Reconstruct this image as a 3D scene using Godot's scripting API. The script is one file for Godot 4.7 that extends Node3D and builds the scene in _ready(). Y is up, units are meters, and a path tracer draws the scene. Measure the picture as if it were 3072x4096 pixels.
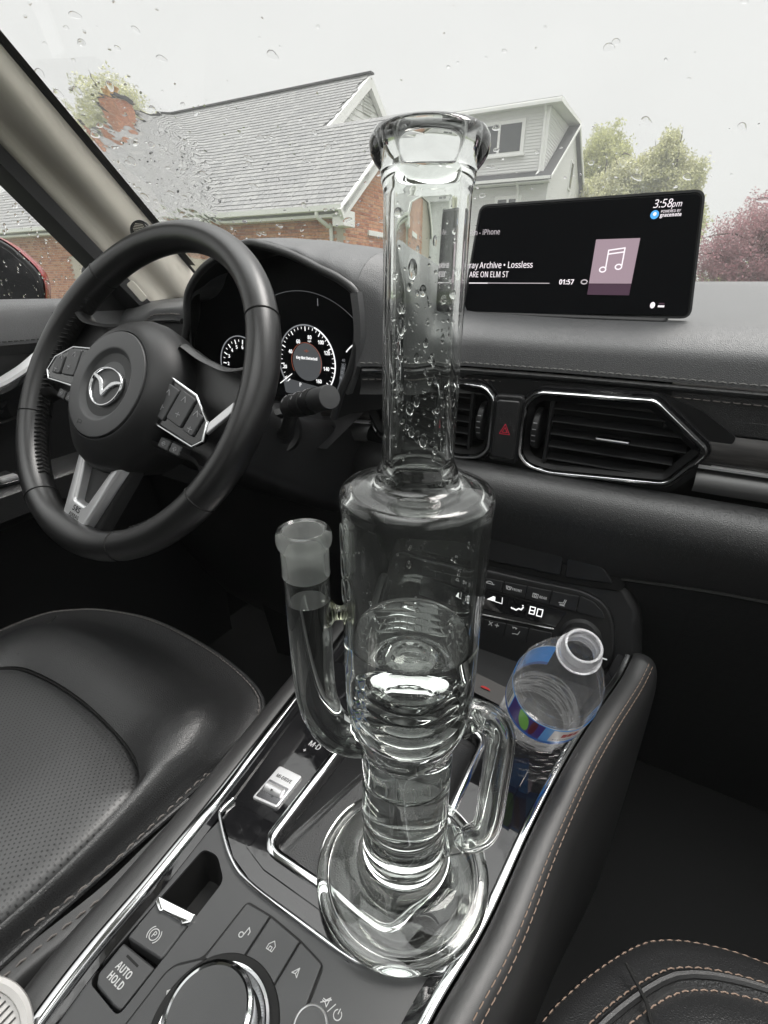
extends Node3D
# A clear glass water pipe standing on the centre console of a parked car in the rain.
# World: metres, x to the passenger side, y up, -z to the front of the car; the pipe stands at the origin.

var M := {}
var rng := RandomNumberGenerator.new()

class Geo:
	var v := PackedVector3Array()
	var t := PackedInt32Array()
	var uv := PackedVector2Array()
	func pt(p: Vector3, u := Vector2.ZERO) -> int:
		v.append(p); uv.append(u)
		return v.size() - 1
	func tri(a: int, b: int, c: int) -> void:
		t.append(a); t.append(b); t.append(c)
	func grid(rings: Array, loop_ring := true, loop_path := false, cap_a := false, cap_b := false) -> Geo:
		var n: int = rings[0].size()
		var m := rings.size()
		var base := v.size()
		for i in m:
			var r: PackedVector3Array = rings[i]
			for j in n:
				pt(r[j], Vector2(float(j) / maxf(1, n - 1), float(i) / maxf(1, m - 1)))
		for i in (m if loop_path else m - 1):
			var k := (i + 1) % m
			for j in (n if loop_ring else n - 1):
				var l := (j + 1) % n
				var a := base + i * n + j
				var b := base + k * n + j
				var c := base + k * n + l
				var d := base + i * n + l
				tri(a, b, d); tri(b, c, d)
		if cap_a: fan(base, n, true)
		if cap_b: fan(base + (m - 1) * n, n, false)
		return self
	func fan(first: int, n: int, start: bool) -> void:
		var c := Vector3.ZERO
		for j in n: c += v[first + j]
		var k := pt(c / n)
		for j in n:
			var l := (j + 1) % n
			if start: tri(k, first + j, first + l)
			else: tri(k, first + l, first + j)
	func fix() -> Geo:
		var s := 0.0
		for i in range(0, t.size(), 3):
			s += v[t[i]].dot(v[t[i + 1]].cross(v[t[i + 2]]))
		if s < 0.0: flip()
		return self
	func flip() -> Geo:
		for i in range(0, t.size(), 3):
			var x := t[i + 1]
			t[i + 1] = t[i + 2]
			t[i + 2] = x
		return self
	func add(o: Geo, x := Transform3D()) -> Geo:
		var base := v.size()
		for p in o.v: v.append(x * p)
		uv.append_array(o.uv)
		var mirrored := x.basis.determinant() < 0.0
		for i in range(0, o.t.size(), 3):
			if mirrored: tri(base + o.t[i], base + o.t[i + 2], base + o.t[i + 1])
			else: tri(base + o.t[i], base + o.t[i + 1], base + o.t[i + 2])
		return self
	func mesh(crease := 38.0, into: ArrayMesh = null) -> ArrayMesh:
		var nf := t.size() / 3
		var area := PackedVector3Array()
		var unit := PackedVector3Array()
		var count := PackedInt32Array()
		count.resize(v.size() + 1)
		for f in nf:
			var n := (v[t[3 * f + 1]] - v[t[3 * f]]).cross(v[t[3 * f + 2]] - v[t[3 * f]])
			area.append(n); unit.append(n.normalized())
			for k in 3: count[t[3 * f + k] + 1] += 1
		for i in v.size(): count[i + 1] += count[i]
		var fill := count.duplicate()
		var list := PackedInt32Array()
		list.resize(nf * 3)
		for f in nf:
			for k in 3:
				var q := t[3 * f + k]
				list[fill[q]] = f
				fill[q] += 1
		var lim := cos(deg_to_rad(crease))
		var vo := PackedVector3Array()
		var no := PackedVector3Array()
		var uo := PackedVector2Array()
		for f in nf:
			if area[f].length_squared() < 1e-22: continue
			for k in [0, 2, 1]:
				var q := t[3 * f + k]
				var s := Vector3.ZERO
				for e in range(count[q], count[q + 1]):
					if unit[f].dot(unit[list[e]]) >= lim: s += area[list[e]]
				s = s.normalized()
				vo.append(v[q]); no.append(s if s != Vector3.ZERO else unit[f]); uo.append(uv[q])
		var arr := []
		arr.resize(Mesh.ARRAY_MAX)
		arr[Mesh.ARRAY_VERTEX] = vo
		arr[Mesh.ARRAY_NORMAL] = no
		arr[Mesh.ARRAY_TEX_UV] = uo
		var am := into if into else ArrayMesh.new()
		am.add_surface_from_arrays(Mesh.PRIMITIVE_TRIANGLES, arr)
		return am

# ---------------------------------------------------------------- shapes
func lathe(prof: Array, seg := 64, closed := false) -> Geo:
	var rings := []
	for p in prof:
		var r := PackedVector3Array()
		for j in seg:
			var a := TAU * j / seg
			r.append(Vector3(p.x * cos(a), p.y, p.x * sin(a)))
		rings.append(r)
	return Geo.new().grid(rings, true, closed)

func smooth(pts: Array, n := 6, closed := false) -> Array:       # Catmull-Rom through points (Vector2 or Vector3)
	var out := []
	var m := pts.size()
	for i in (m if closed else m - 1):
		var p0 = pts[(i - 1 + m) % m] if closed or i > 0 else pts[0]
		var p1 = pts[i]
		var p2 = pts[(i + 1) % m]
		var p3 = pts[(i + 2) % m] if closed or i + 2 < m else pts[m - 1]
		for k in n:
			var s := float(k) / n
			out.append(p1 * 1.0 + (p2 - p0) * 0.5 * s + (p0 * 2.0 - p1 * 5.0 + p2 * 4.0 - p3) * 0.5 * s * s + (p1 * 3.0 - p0 - p2 * 3.0 + p3) * 0.5 * s * s * s)
	if not closed: out.append(pts[m - 1])
	return out

func sweep(path: Array, sec: Array, up := Vector3.UP, closed := false, caps := true) -> Geo:
	# sec: Vector2(side, up) list, run round the section; side = tangent x up
	var m := path.size()
	var rings := []
	for i in m:
		var a: Vector3 = path[(i - 1 + m) % m] if closed or i > 0 else path[i]
		var b: Vector3 = path[(i + 1) % m] if closed or i < m - 1 else path[i]
		var p: Vector3 = path[i]
		var d1 := (p - a).normalized() if p != a else (b - p).normalized()
		var d2 := (b - p).normalized() if b != p else d1
		var tg := (d1 + d2).normalized()
		var side := tg.cross(up).normalized()
		var s1 := d1.cross(up).normalized()
		var k := 1.0 / maxf(0.5, absf(side.dot(s1)))
		var u := side.cross(tg).normalized()
		var r := PackedVector3Array()
		for q in sec: r.append(p + side * q.x * k + u * q.y)
		rings.append(r)
	var g := Geo.new().grid(rings, true, closed, caps and not closed, caps and not closed)
	return g.fix()

func tube_rings(path: Array, radii: Array, seg := 20) -> Array:
	var rings := []
	var m := path.size()
	var n := Vector3.ZERO
	for i in m:
		var tg: Vector3 = (path[mini(i + 1, m - 1)] - path[maxi(i - 1, 0)]).normalized()
		if i == 0:
			n = tg.cross(Vector3(0.31, 0.22, 0.92)).normalized()
		n = (n - tg * n.dot(tg)).normalized()
		var b := n.cross(tg)
		var r := PackedVector3Array()
		for j in seg:
			var a := TAU * j / seg
			r.append(path[i] + (n * cos(a) + b * sin(a)) * radii[mini(i, radii.size() - 1)])
		rings.append(r)
	return rings

func tube(path: Array, radius: float, seg := 12, caps := true) -> Geo:
	return Geo.new().grid(tube_rings(path, [radius], seg), true, false, caps, caps)

func rod(a: Vector3, b: Vector3, r: float, seg := 16, bevel := 0.0) -> Geo:
	if bevel <= 0.0: return tube([a, b], r, seg)
	var d := (b - a).normalized()
	return Geo.new().grid(tube_rings([a, a + d * bevel, b - d * bevel, b], [r - bevel, r, r, r - bevel], seg), true, false, true, true)

func rp(pts: Array, r: float, n := 5) -> PackedVector2Array:      # polygon with rounded corners
	var out := PackedVector2Array()
	var m := pts.size()
	for i in m:
		var p: Vector2 = pts[i]
		var a: Vector2 = pts[(i - 1 + m) % m]
		var b: Vector2 = pts[(i + 1) % m]
		var k := minf(r, minf(p.distance_to(a), p.distance_to(b)) * 0.45)
		var p1 := p + (a - p).normalized() * k
		var p2 := p + (b - p).normalized() * k
		for j in n + 1:
			var s := float(j) / n
			out.append(p1.lerp(p, s).lerp(p.lerp(p2, s), s))
	return out

func rect(w: float, h: float, r: float, c := Vector2.ZERO, n := 4) -> PackedVector2Array:
	return rp([c + Vector2(-w, -h) / 2, c + Vector2(w, -h) / 2, c + Vector2(w, h) / 2, c + Vector2(-w, h) / 2], r, n)

func inset(poly: PackedVector2Array, d: float) -> PackedVector2Array:
	var area := 0.0
	var m := poly.size()
	for i in m: area += poly[i].cross(poly[(i + 1) % m])
	var s := signf(area)
	var out := PackedVector2Array()
	for i in m:
		var e1 := (poly[i] - poly[(i - 1 + m) % m]).normalized()
		var e2 := (poly[(i + 1) % m] - poly[i]).normalized()
		var n1 := Vector2(-e1.y, e1.x) * s
		var n2 := Vector2(-e2.y, e2.x) * s
		var nn := (n1 + n2).normalized()
		if nn == Vector2.ZERO: nn = n1
		out.append(poly[i] + nn * d / maxf(0.6, nn.dot(n1)))
	return out

func prism(poly: PackedVector2Array, h: float, bevel := 0.0) -> Geo:    # polygon in xy, from z = 0 to z = h, upper edge bevelled
	var loops := [[poly, 0.0], [poly, h - bevel]]
	if bevel > 0.0:
		loops.append([inset(poly, bevel * 0.35), h - bevel * 0.35])
		loops.append([inset(poly, bevel), h])
	else:
		loops[1][1] = h
	var rings := []
	for l in loops:
		var r := PackedVector3Array()
		for p in l[0]: r.append(Vector3(p.x, p.y, l[1]))
		rings.append(r)
	var g := Geo.new().grid(rings)
	var n := poly.size()
	for which in [0, loops.size() - 1]:
		var idx := Geometry2D.triangulate_polygon(loops[which][0])
		var flat: PackedVector2Array = loops[which][0]
		for i in range(0, idx.size(), 3):
			var a: int = which * n + idx[i]
			var b: int = which * n + idx[i + 1]
			var c: int = which * n + idx[i + 2]
			var ccw := (flat[idx[i + 1]] - flat[idx[i]]).cross(flat[idx[i + 2]] - flat[idx[i]]) > 0.0
			g.tri(a, b if ccw else c, c if ccw else b)
			if which == 0:
				var q := g.t.size()
				var x := g.t[q - 1]
				g.t[q - 1] = g.t[q - 2]
				g.t[q - 2] = x
	var sgn := 0.0
	for i in n: sgn += poly[i].cross(poly[(i + 1) % n])
	if sgn > 0.0:                                     # side walls of a counter-clockwise outline face inwards as gridded
		for i in range(0, (rings.size() - 1) * n * 6, 3):
			var y := g.t[i + 1]
			g.t[i + 1] = g.t[i + 2]
			g.t[i + 2] = y
	return g

func box(s: Vector3, c := Vector3.ZERO, bevel := 0.0) -> Geo:
	var g := prism(rect(s.x, s.y, bevel, Vector2.ZERO, 2) if bevel > 0.0 else PackedVector2Array([Vector2(-s.x, -s.y) / 2, Vector2(s.x, -s.y) / 2, Vector2(s.x, s.y) / 2, Vector2(-s.x, s.y) / 2]), s.z, bevel)
	return Geo.new().add(g, Transform3D(Basis(), c - Vector3(0, 0, s.z / 2)))

func ribbon(paths: Array, w: float, d: float) -> Geo:             # flat strokes in xy: icons and marks
	var g := Geo.new()
	for p in paths:
		for i in p.size() - 1:
			var a: Vector2 = p[i]
			var b: Vector2 = p[i + 1]
			if a.distance_to(b) < 1e-7: continue
			var dir := (b - a).normalized()
			var nrm := Vector2(-dir.y, dir.x) * w / 2
			a -= dir * w * 0.3
			b += dir * w * 0.3
			g.add(prism(PackedVector2Array([a - nrm, b - nrm, b + nrm, a + nrm]), d + 0.000004 * (i % 5)))
	return g

func arc(c: Vector2, r: float, a0: float, a1: float, n := 16, ry := 0.0) -> Array:
	var out := []
	for i in n + 1:
		var a := deg_to_rad(lerpf(a0, a1, float(i) / n))
		out.append(c + Vector2(cos(a) * r, sin(a) * (ry if ry > 0.0 else r)))
	return out

func v3(list: Array, z := 0.0) -> Array:                          # xy outline -> points at depth z
	var out := []
	for p in list: out.append(Vector3(p.x, p.y, z))
	return out

func stitches(path: Array, length: float, gap: float, w: float, lift: Vector3) -> Geo:
	var g := Geo.new()
	var left := 0.0
	for i in path.size() - 1:
		var a: Vector3 = path[i]
		var b: Vector3 = path[i + 1]
		var l := a.distance_to(b)
		var d := (b - a) / l
		var s := left
		while s + length * 0.5 < l:
			var p := a + d * s
			var q := a + d * (s + length)
			var mid := (p + q) / 2 + lift * w * 0.8
			g.add(Geo.new().grid(tube_rings([p - lift * w * 0.3, mid, q - lift * w * 0.3], [w * 0.5], 5), true, false, true, true))
			s += length + gap
		left = s - l
	return g

const FLAT := Basis(Vector3(1, 0, 0), Vector3(0, 0, -1), Vector3(0, 1, 0))   # lies on the console: its top points to the front of the car

# ---------------------------------------------------------------- nodes
var taken := {}
func numbered(called: String) -> String:
	var n: int = taken.get(called, 0)
	taken[called] = n + 1
	return called if n == 0 else "%s_%03d" % [called, n]

func thing(called: String, label: String, category: String, at := Vector3.ZERO, basis := Basis(), group := "") -> Node3D:
	var o := Node3D.new()
	o.name = numbered(called)
	o.transform = Transform3D(basis, at)
	add_child(o, true)
	tag(o, label, category, group)
	return o

func tag(o: Node3D, label: String, category: String, group := "") -> Node3D:
	if label: o.set_meta("label", label)
	if category: o.set_meta("category", category)
	if group: o.set_meta("group", group)
	return o

func obj(called: String, g: Geo, m: Material, parent: Node, crease := 38.0, kind := "") -> MeshInstance3D:
	return raw(called, g.mesh(crease), m, parent, kind)

func raw(called: String, mesh: Mesh, m: Material, parent: Node, kind := "") -> MeshInstance3D:
	var o := MeshInstance3D.new()
	o.name = numbered(called) if parent == self else called
	if parent != self:
		var k := 0
		while parent.has_node(NodePath(String(o.name))):
			k += 1
			o.name = "%s_%03d" % [called, k]
	o.mesh = mesh
	if m: o.material_override = m
	if kind: o.set_meta("kind", kind)
	parent.add_child(o, true)
	return o

var fonts := {}
func words(txt: String, cap: float, at: Vector3, basis: Basis, m: Material, parent: Node, called := "lettering", bold := false, squeeze := 1.0, left := false) -> MeshInstance3D:
	if not fonts.has(bold):
		var f := SystemFont.new()
		f.font_names = PackedStringArray(["Droid Sans"])
		f.font_weight = 700 if bold else 400
		fonts[bold] = f
	var t := TextMesh.new()
	t.text = txt
	t.font = fonts[bold]
	t.font_size = 32
	t.pixel_size = cap / (32 * 0.714)
	t.depth = 0.0002
	t.curve_step = 1.0
	if left: t.horizontal_alignment = HORIZONTAL_ALIGNMENT_LEFT
	var o := raw(called, t, m, parent)
	o.transform = Transform3D(basis * Basis.from_scale(Vector3(squeeze, 1, 1)), at + basis.y * cap * 0.483)      # at: the middle (or left end) of the base line
	return o

# ---------------------------------------------------------------- materials
func lin(r: float, g: float, b: float, a := 1.0) -> Color:
	var c := Color(r, g, b).linear_to_srgb()
	c.a = a
	return c

func mk(called: String, c: Color, rough: float, metal := 0.0) -> StandardMaterial3D:
	var m := StandardMaterial3D.new()
	m.resource_name = called
	m.albedo_color = c
	m.roughness = rough
	m.metallic = metal
	M[called] = m
	return m

func grain(m: StandardMaterial3D, kind: int, freq: float, tile: float, relief: float, octaves := 2, seed_ := 1) -> StandardMaterial3D:
	var n := FastNoiseLite.new()
	n.noise_type = kind
	n.seed = seed_
	n.frequency = freq
	n.fractal_octaves = octaves
	if kind == FastNoiseLite.TYPE_CELLULAR:
		n.cellular_return_type = FastNoiseLite.RETURN_DISTANCE2_SUB
	var t := NoiseTexture2D.new()
	t.noise = n
	t.width = 512
	t.height = 512
	t.seamless = true
	m.heightmap_enabled = true
	m.heightmap_texture = t
	m.heightmap_scale = relief
	m.uv1_triplanar = true
	m.uv1_world_triplanar = true
	m.uv1_scale = Vector3.ONE / tile
	return m

func glass(called: String, ior: float, tint := Color(1, 1, 1), rough := 0.0) -> StandardMaterial3D:
	var m := mk(called, Color(tint.r, tint.g, tint.b, 0.0), rough)
	m.transparency = BaseMaterial3D.TRANSPARENCY_ALPHA
	m.refraction_enabled = true
	m.refraction_scale = (ior - 1.0) / 10.0
	return m

func pane(called: String, alpha: float, rough := 0.0) -> StandardMaterial3D:
	var m := mk(called, Color(1, 1, 1, alpha), rough)
	m.transparency = BaseMaterial3D.TRANSPARENCY_ALPHA
	return m

func glow(called: String, c: Color, e: float) -> StandardMaterial3D:
	var m := mk(called, Color(0.02, 0.02, 0.02), 0.4)
	m.emission_enabled = true
	m.emission = c
	m.emission_energy_multiplier = e
	return m

func mottled(called: String, c1: Color, c2: Color, freq: float, tile: float, rough: float, seed_ := 3, octaves := 4) -> StandardMaterial3D:
	var m := mk(called, Color.WHITE, rough)
	var n := FastNoiseLite.new()
	n.seed = seed_
	n.frequency = freq
	n.fractal_octaves = octaves
	var g := Gradient.new()
	g.colors = PackedColorArray([c1, c2])
	g.offsets = PackedFloat32Array([0.25, 0.75])
	var t := NoiseTexture2D.new()
	t.noise = n
	t.width = 256
	t.height = 256
	t.seamless = true
	t.color_ramp = g
	m.albedo_texture = t
	m.uv1_triplanar = true
	m.uv1_world_triplanar = true
	m.uv1_scale = Vector3.ONE / tile
	return m

func materials() -> void:
	var cell := FastNoiseLite.TYPE_CELLULAR
	grain(mk("pad", lin(0.098, 0.0995, 0.102), 0.46), cell, 0.06, 0.05, 0.06)
	grain(mk("leather", lin(0.021, 0.0213, 0.022), 0.31), cell, 0.055, 0.05, 0.045)
	grain(mk("wheel_leather", lin(0.014, 0.014, 0.0145), 0.32), cell, 0.12, 0.05, 0.01)
	grain(mk("black_plastic", lin(0.014, 0.0143, 0.0150), 0.45), cell, 0.12, 0.05, 0.012)
	grain(mk("matte_grey", lin(0.042, 0.043, 0.045), 0.45), FastNoiseLite.TYPE_SIMPLEX, 0.2, 0.05, 0.004)
	grain(mk("console_pad", lin(0.030, 0.030, 0.0305), 0.42), cell, 0.1, 0.05, 0.012)
	mk("groove", lin(0.006, 0.006, 0.006), 0.7)
	mk("carpet", lin(0.016, 0.0163, 0.0167), 0.95)
	mk("lens_black", lin(0.010, 0.0105, 0.012), 0.3).metallic_specular = 0.15
	var gl := mk("gloss_black", lin(0.010, 0.010, 0.011), 0.035)
	gl.clearcoat_enabled = true
	gl.clearcoat = 1.0
	gl.clearcoat_roughness = 0.02
	var sm := FastNoiseLite.new()                   # smudges: the gloss is a little uneven
	sm.seed = 21
	sm.frequency = 0.02
	sm.fractal_octaves = 5
	var sr := Gradient.new()
	sr.colors = PackedColorArray([Color(0.015, 0.015, 0.015), Color(0.16, 0.16, 0.16)])
	sr.offsets = PackedFloat32Array([0.45, 0.85])
	var stx := NoiseTexture2D.new()
	stx.noise = sm
	stx.color_ramp = sr
	stx.seamless = true
	gl.roughness = 1.0
	gl.roughness_texture = stx
	gl.uv1_triplanar = true
	gl.uv1_world_triplanar = true
	gl.uv1_scale = Vector3.ONE / 0.12
	gl.clearcoat = 0.6
	mk("dull_black", lin(0.012, 0.0122, 0.0127), 0.34)
	mk("chrome", lin(0.72, 0.73, 0.74), 0.10, 1.0)
	mk("satin_metal", lin(0.78, 0.78, 0.79), 0.30, 0.62)
	mk("dark_chrome", lin(0.25, 0.25, 0.26), 0.18, 1.0)
	mk("print_white", lin(0.6, 0.6, 0.6), 0.6)
	mk("print_grey", lin(0.30, 0.30, 0.31), 0.6)
	mk("print_black", lin(0.02, 0.02, 0.02), 0.6)
	mk("thread_tan", lin(0.30, 0.215, 0.165), 0.7)
	mk("thread_black", lin(0.02, 0.02, 0.02), 0.7)
	mk("thread_light", lin(0.20, 0.197, 0.19), 0.7)
	mk("thread_grey", lin(0.17, 0.155, 0.145), 0.7)
	mk("headliner", lin(0.60, 0.58, 0.53), 0.85)
	grain(mk("pillar_trim", lin(0.74, 0.70, 0.615), 0.62), cell, 0.1, 0.05, 0.01)
	mk("rubber", lin(0.012, 0.012, 0.013), 0.55)
	mk("red_paint", lin(0.30, 0.012, 0.02), 0.15)
	mk("mirror_glass", lin(0.03, 0.03, 0.032), 0.05)
	glass("clear_glass", 1.5, Color(0.985, 0.995, 0.985)).albedo_color.a = 0.009      # a trace of milky white in the colour, lifts the glass brightness
	glass("wet_wall", 1.128, Color(0.99, 0.998, 0.992))
	glass("water", 1.333)
	glass("frosted_glass", 1.5, Color(0.985, 0.995, 0.985), 0.30).albedo_color.a = 0.07
	mk("slot_white", lin(0.85, 0.86, 0.85), 0.3)
	glass("ground_glass", 1.5, Color(0.99, 1.0, 0.99), 0.35).albedo_color.a = 0.26
	glass("tinted_weld", 1.5, Color(0.965, 0.975, 0.87))
	pane("window_glass", 0.0)
	pane("bottle_plastic", 0.05, 0.03)
	mk("bottle_neck", lin(0.75, 0.76, 0.77), 0.25)
	glow("screen_text", lin(0.95, 0.88, 0.92), 0.75)
	glow("screen_dim", lin(0.9, 0.82, 0.86), 0.4)
	glow("screen_blue", lin(0.08, 0.38, 0.85), 0.8)
	glow("screen_art", lin(0.40, 0.30, 0.345), 0.62)
	glow("screen_art_low", lin(0.10, 0.055, 0.085), 0.5)
	glow("display_white", lin(0.95, 0.95, 0.95), 0.8)
	glow("display_grey", lin(0.5, 0.52, 0.55), 0.28)
	glow("display_dim", lin(0.20, 0.21, 0.22), 0.25)
	glow("display_red", lin(0.95, 0.04, 0.12), 0.9)
	glow("display_orange", lin(0.9, 0.25, 0.14), 0.16)
	mk("hazard_red", lin(0.85, 0.05, 0.10), 0.5)
	var wood := mottled("wood", lin(0.010, 0.009, 0.0085), lin(0.040, 0.037, 0.035), 0.02, 0.1, 0.5, 9, 5)
	wood.uv1_scale = Vector3(2.0, 30.0, 30.0)
	mk("white_plastic", lin(0.72, 0.70, 0.68), 0.4)
	mk("paper", lin(0.07, 0.067, 0.065), 0.8)
	mk("brushed_dark", lin(0.10, 0.10, 0.10), 0.42, 0.6)
	mk("red_ink", lin(0.35, 0.02, 0.02), 0.8)
	for q in ["leather", "wheel_leather", "console_pad", "pad", "matte_grey"]: M[q].metallic_specular = 0.62
	# seat insert: punched leather
	var im := Image.create(128, 128, false, Image.FORMAT_RGBA8)
	im.fill(Color(1, 1, 1))
	for y in 128:
		for x in 128:
			for c in [Vector2(32, 32), Vector2(96, 96), Vector2(96, -32), Vector2(-32, 96), Vector2(160, 32), Vector2(32, 160)]:
				if Vector2(x, y).distance_to(c) < 18.0:
					im.set_pixel(x, y, Color(0.0, 0.0, 0.0))
	var hole := ImageTexture.create_from_image(im)
	var per := mk("perforated", lin(0.055, 0.0555, 0.0565), 0.38)
	per.metallic_specular = 0.6
	per.albedo_texture = hole
	per.heightmap_enabled = true
	per.heightmap_texture = hole
	per.heightmap_scale = 0.04
	per.uv1_triplanar = true
	per.uv1_world_triplanar = true
	per.uv1_scale = Vector3.ONE / 0.0054
	# outdoors
	mottled("brick_red", lin(0.48, 0.20, 0.115), lin(0.62, 0.31, 0.18), 0.08, 2.0, 0.9, 4)
	mottled("brick_dark", lin(0.36, 0.14, 0.085), lin(0.48, 0.21, 0.125), 0.08, 2.0, 0.9, 5)
	mottled("brick_pale", lin(0.55, 0.29, 0.17), lin(0.66, 0.37, 0.23), 0.08, 2.0, 0.9, 6)
	mk("mortar", lin(0.55, 0.49, 0.42), 0.95)
	mottled("shingle_a", lin(0.26, 0.26, 0.26), lin(0.33, 0.327, 0.325), 0.1, 1.0, 0.85, 7)
	mottled("shingle_b", lin(0.29, 0.29, 0.287), lin(0.36, 0.358, 0.35), 0.1, 1.0, 0.85, 8)
	mottled("shingle_c", lin(0.235, 0.235, 0.237), lin(0.30, 0.30, 0.30), 0.1, 1.0, 0.85, 10)
	mk("roof_felt", lin(0.17, 0.17, 0.17), 0.95)
	mk("dark_roof", lin(0.055, 0.055, 0.06), 0.8)
	mk("white_trim", lin(0.82, 0.82, 0.80), 0.6)
	mk("siding", lin(0.68, 0.68, 0.665), 0.7)
	mk("siding_white", lin(0.80, 0.80, 0.78), 0.7)
	mk("window_dark", lin(0.03, 0.035, 0.04), 0.08)
	mk("clay", lin(0.52, 0.29, 0.10), 0.85)
	mk("lead", lin(0.05, 0.05, 0.055), 0.7)
	mk("bark", lin(0.09, 0.07, 0.055), 0.9)
	for q in [["leaf_blossom", lin(0.72, 0.72, 0.62)], ["leaf_cream", lin(0.58, 0.57, 0.33)], ["leaf_green", lin(0.50, 0.51, 0.20)], ["leaf_yellow", lin(0.58, 0.58, 0.27)], ["leaf_pink", lin(0.46, 0.25, 0.265)], ["leaf_rose", lin(0.36, 0.17, 0.19)], ["leaf_hedge", lin(0.07, 0.10, 0.03)]]:
		var lf := mk(q[0], q[1], 0.8)
		lf.cull_mode = BaseMaterial3D.CULL_DISABLED
		lf.backlight_enabled = true
		lf.backlight = Color(0.5, 0.5, 0.5)
	mottled("grass", lin(0.05, 0.075, 0.02), lin(0.09, 0.12, 0.035), 0.05, 2.0, 0.95, 12)
	mottled("asphalt", lin(0.045, 0.045, 0.047), lin(0.065, 0.065, 0.067), 0.1, 1.0, 0.8, 13)

# ---------------------------------------------------------------- camera, sky, light
func view_and_light() -> void:
	var cam := Camera3D.new()
	cam.name = "camera"
	cam.fov = 92.43
	cam.near = 0.02
	cam.far = 400.0
	cam.transform = Transform3D(Basis(Vector3(0.86559, 0.00673, -0.50071), Vector3(-0.21532, 0.90775, -0.36003), Vector3(0.45210, 0.41945, 0.78719)).orthonormalized(), Vector3(0.1004, 0.42, 0.2078))
	add_child(cam)
	var pic := Image.create(512, 256, false, Image.FORMAT_RGBAF)          # an even overcast: brighter overhead than at the horizon
	var cloud := FastNoiseLite.new()
	cloud.seed = 3
	cloud.frequency = 0.9
	for y in 256:
		var el := 90.0 - 180.0 * (y + 0.5) / 256.0
		for x in 512:
			var az := TAU * (x + 0.5) / 512.0
			var c := Color(0.86, 0.875, 0.85)
			if el < 0.0:
				c = c.lerp(Color(0.16, 0.17, 0.15), smoothstep(0.0, -12.0, el))
			else:
				var d := Vector3(cos(az) * cos(deg_to_rad(el)), sin(deg_to_rad(el)), sin(az) * cos(deg_to_rad(el)))
				var lum := lerpf(0.56, 2.65, smoothstep(27.0, 80.0, el)) * (1.0 + 0.04 * cloud.get_noise_3d(d.x * 3.0, d.y * 4.0, d.z * 3.0))
				c = Color(0.992, 1.0, 0.982) * lum
			c.a = 1.0
			pic.set_pixel(x, y, c)
	var sky := PanoramaSkyMaterial.new()
	sky.panorama = ImageTexture.create_from_image(pic)
	var env := Environment.new()
	env.background_mode = Environment.BG_SKY
	env.sky = Sky.new()
	env.sky.sky_material = sky
	env.background_energy_multiplier = 1.0
	env.tonemap_mode = Environment.TONE_MAPPER_LINEAR
	env.tonemap_exposure = 1.62
	env.fog_enabled = true
	env.fog_density = 0.0065
	env.fog_light_color = Color(0.93, 0.94, 0.93)
	env.sdfgi_enabled = true
	env.ssao_enabled = true
	env.ssil_enabled = true
	var we := WorldEnvironment.new()
	we.name = "world_environment"
	we.environment = env
	add_child(we)
	var sun := DirectionalLight3D.new()
	sun.name = "overcast_sun"
	sun.light_energy = 0.4
	sun.light_angular_distance = 25.0
	sun.light_color = Color(1.0, 0.98, 0.96)
	sun.shadow_enabled = true
	sun.rotation_degrees = Vector3(-62, 152, 0)
	add_child(sun)

# ---------------------------------------------------------------- the street
func pieces(called: String, where: Array, shape: Mesh, mats: Array, parent: Node3D, most := 300) -> void:
	var rest := {}
	for i in where.size():
		var m: Material = mats[rng.randi() % mats.size()]
		if i < most:
			raw(called, shape, m, parent).transform = where[i]
		else:
			if not rest.has(m): rest[m] = []
			rest[m].append(where[i])
	if rest.is_empty(): return
	var am := ArrayMesh.new()
	for m in rest:
		var st := SurfaceTool.new()
		for x in rest[m]: st.append_from(shape, 0, x)
		st.commit(am)
		am.surface_set_material(am.get_surface_count() - 1, m)
	raw(called, am, null, parent, "stuff")

func inside(p: Vector2, poly: PackedVector2Array) -> bool:
	return Geometry2D.is_point_in_polygon(p, poly)

func side_wall(poly: PackedVector2Array, x: float, thick: float) -> Geo:      # outline in (b, y), wall standing in the plane x
	return Geo.new().add(prism(poly, thick), Transform3D(Basis(Vector3(0, 0, -1), Vector3(0, 1, 0), Vector3(1, 0, 0)), Vector3(x - thick, 0, 0)))

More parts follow.
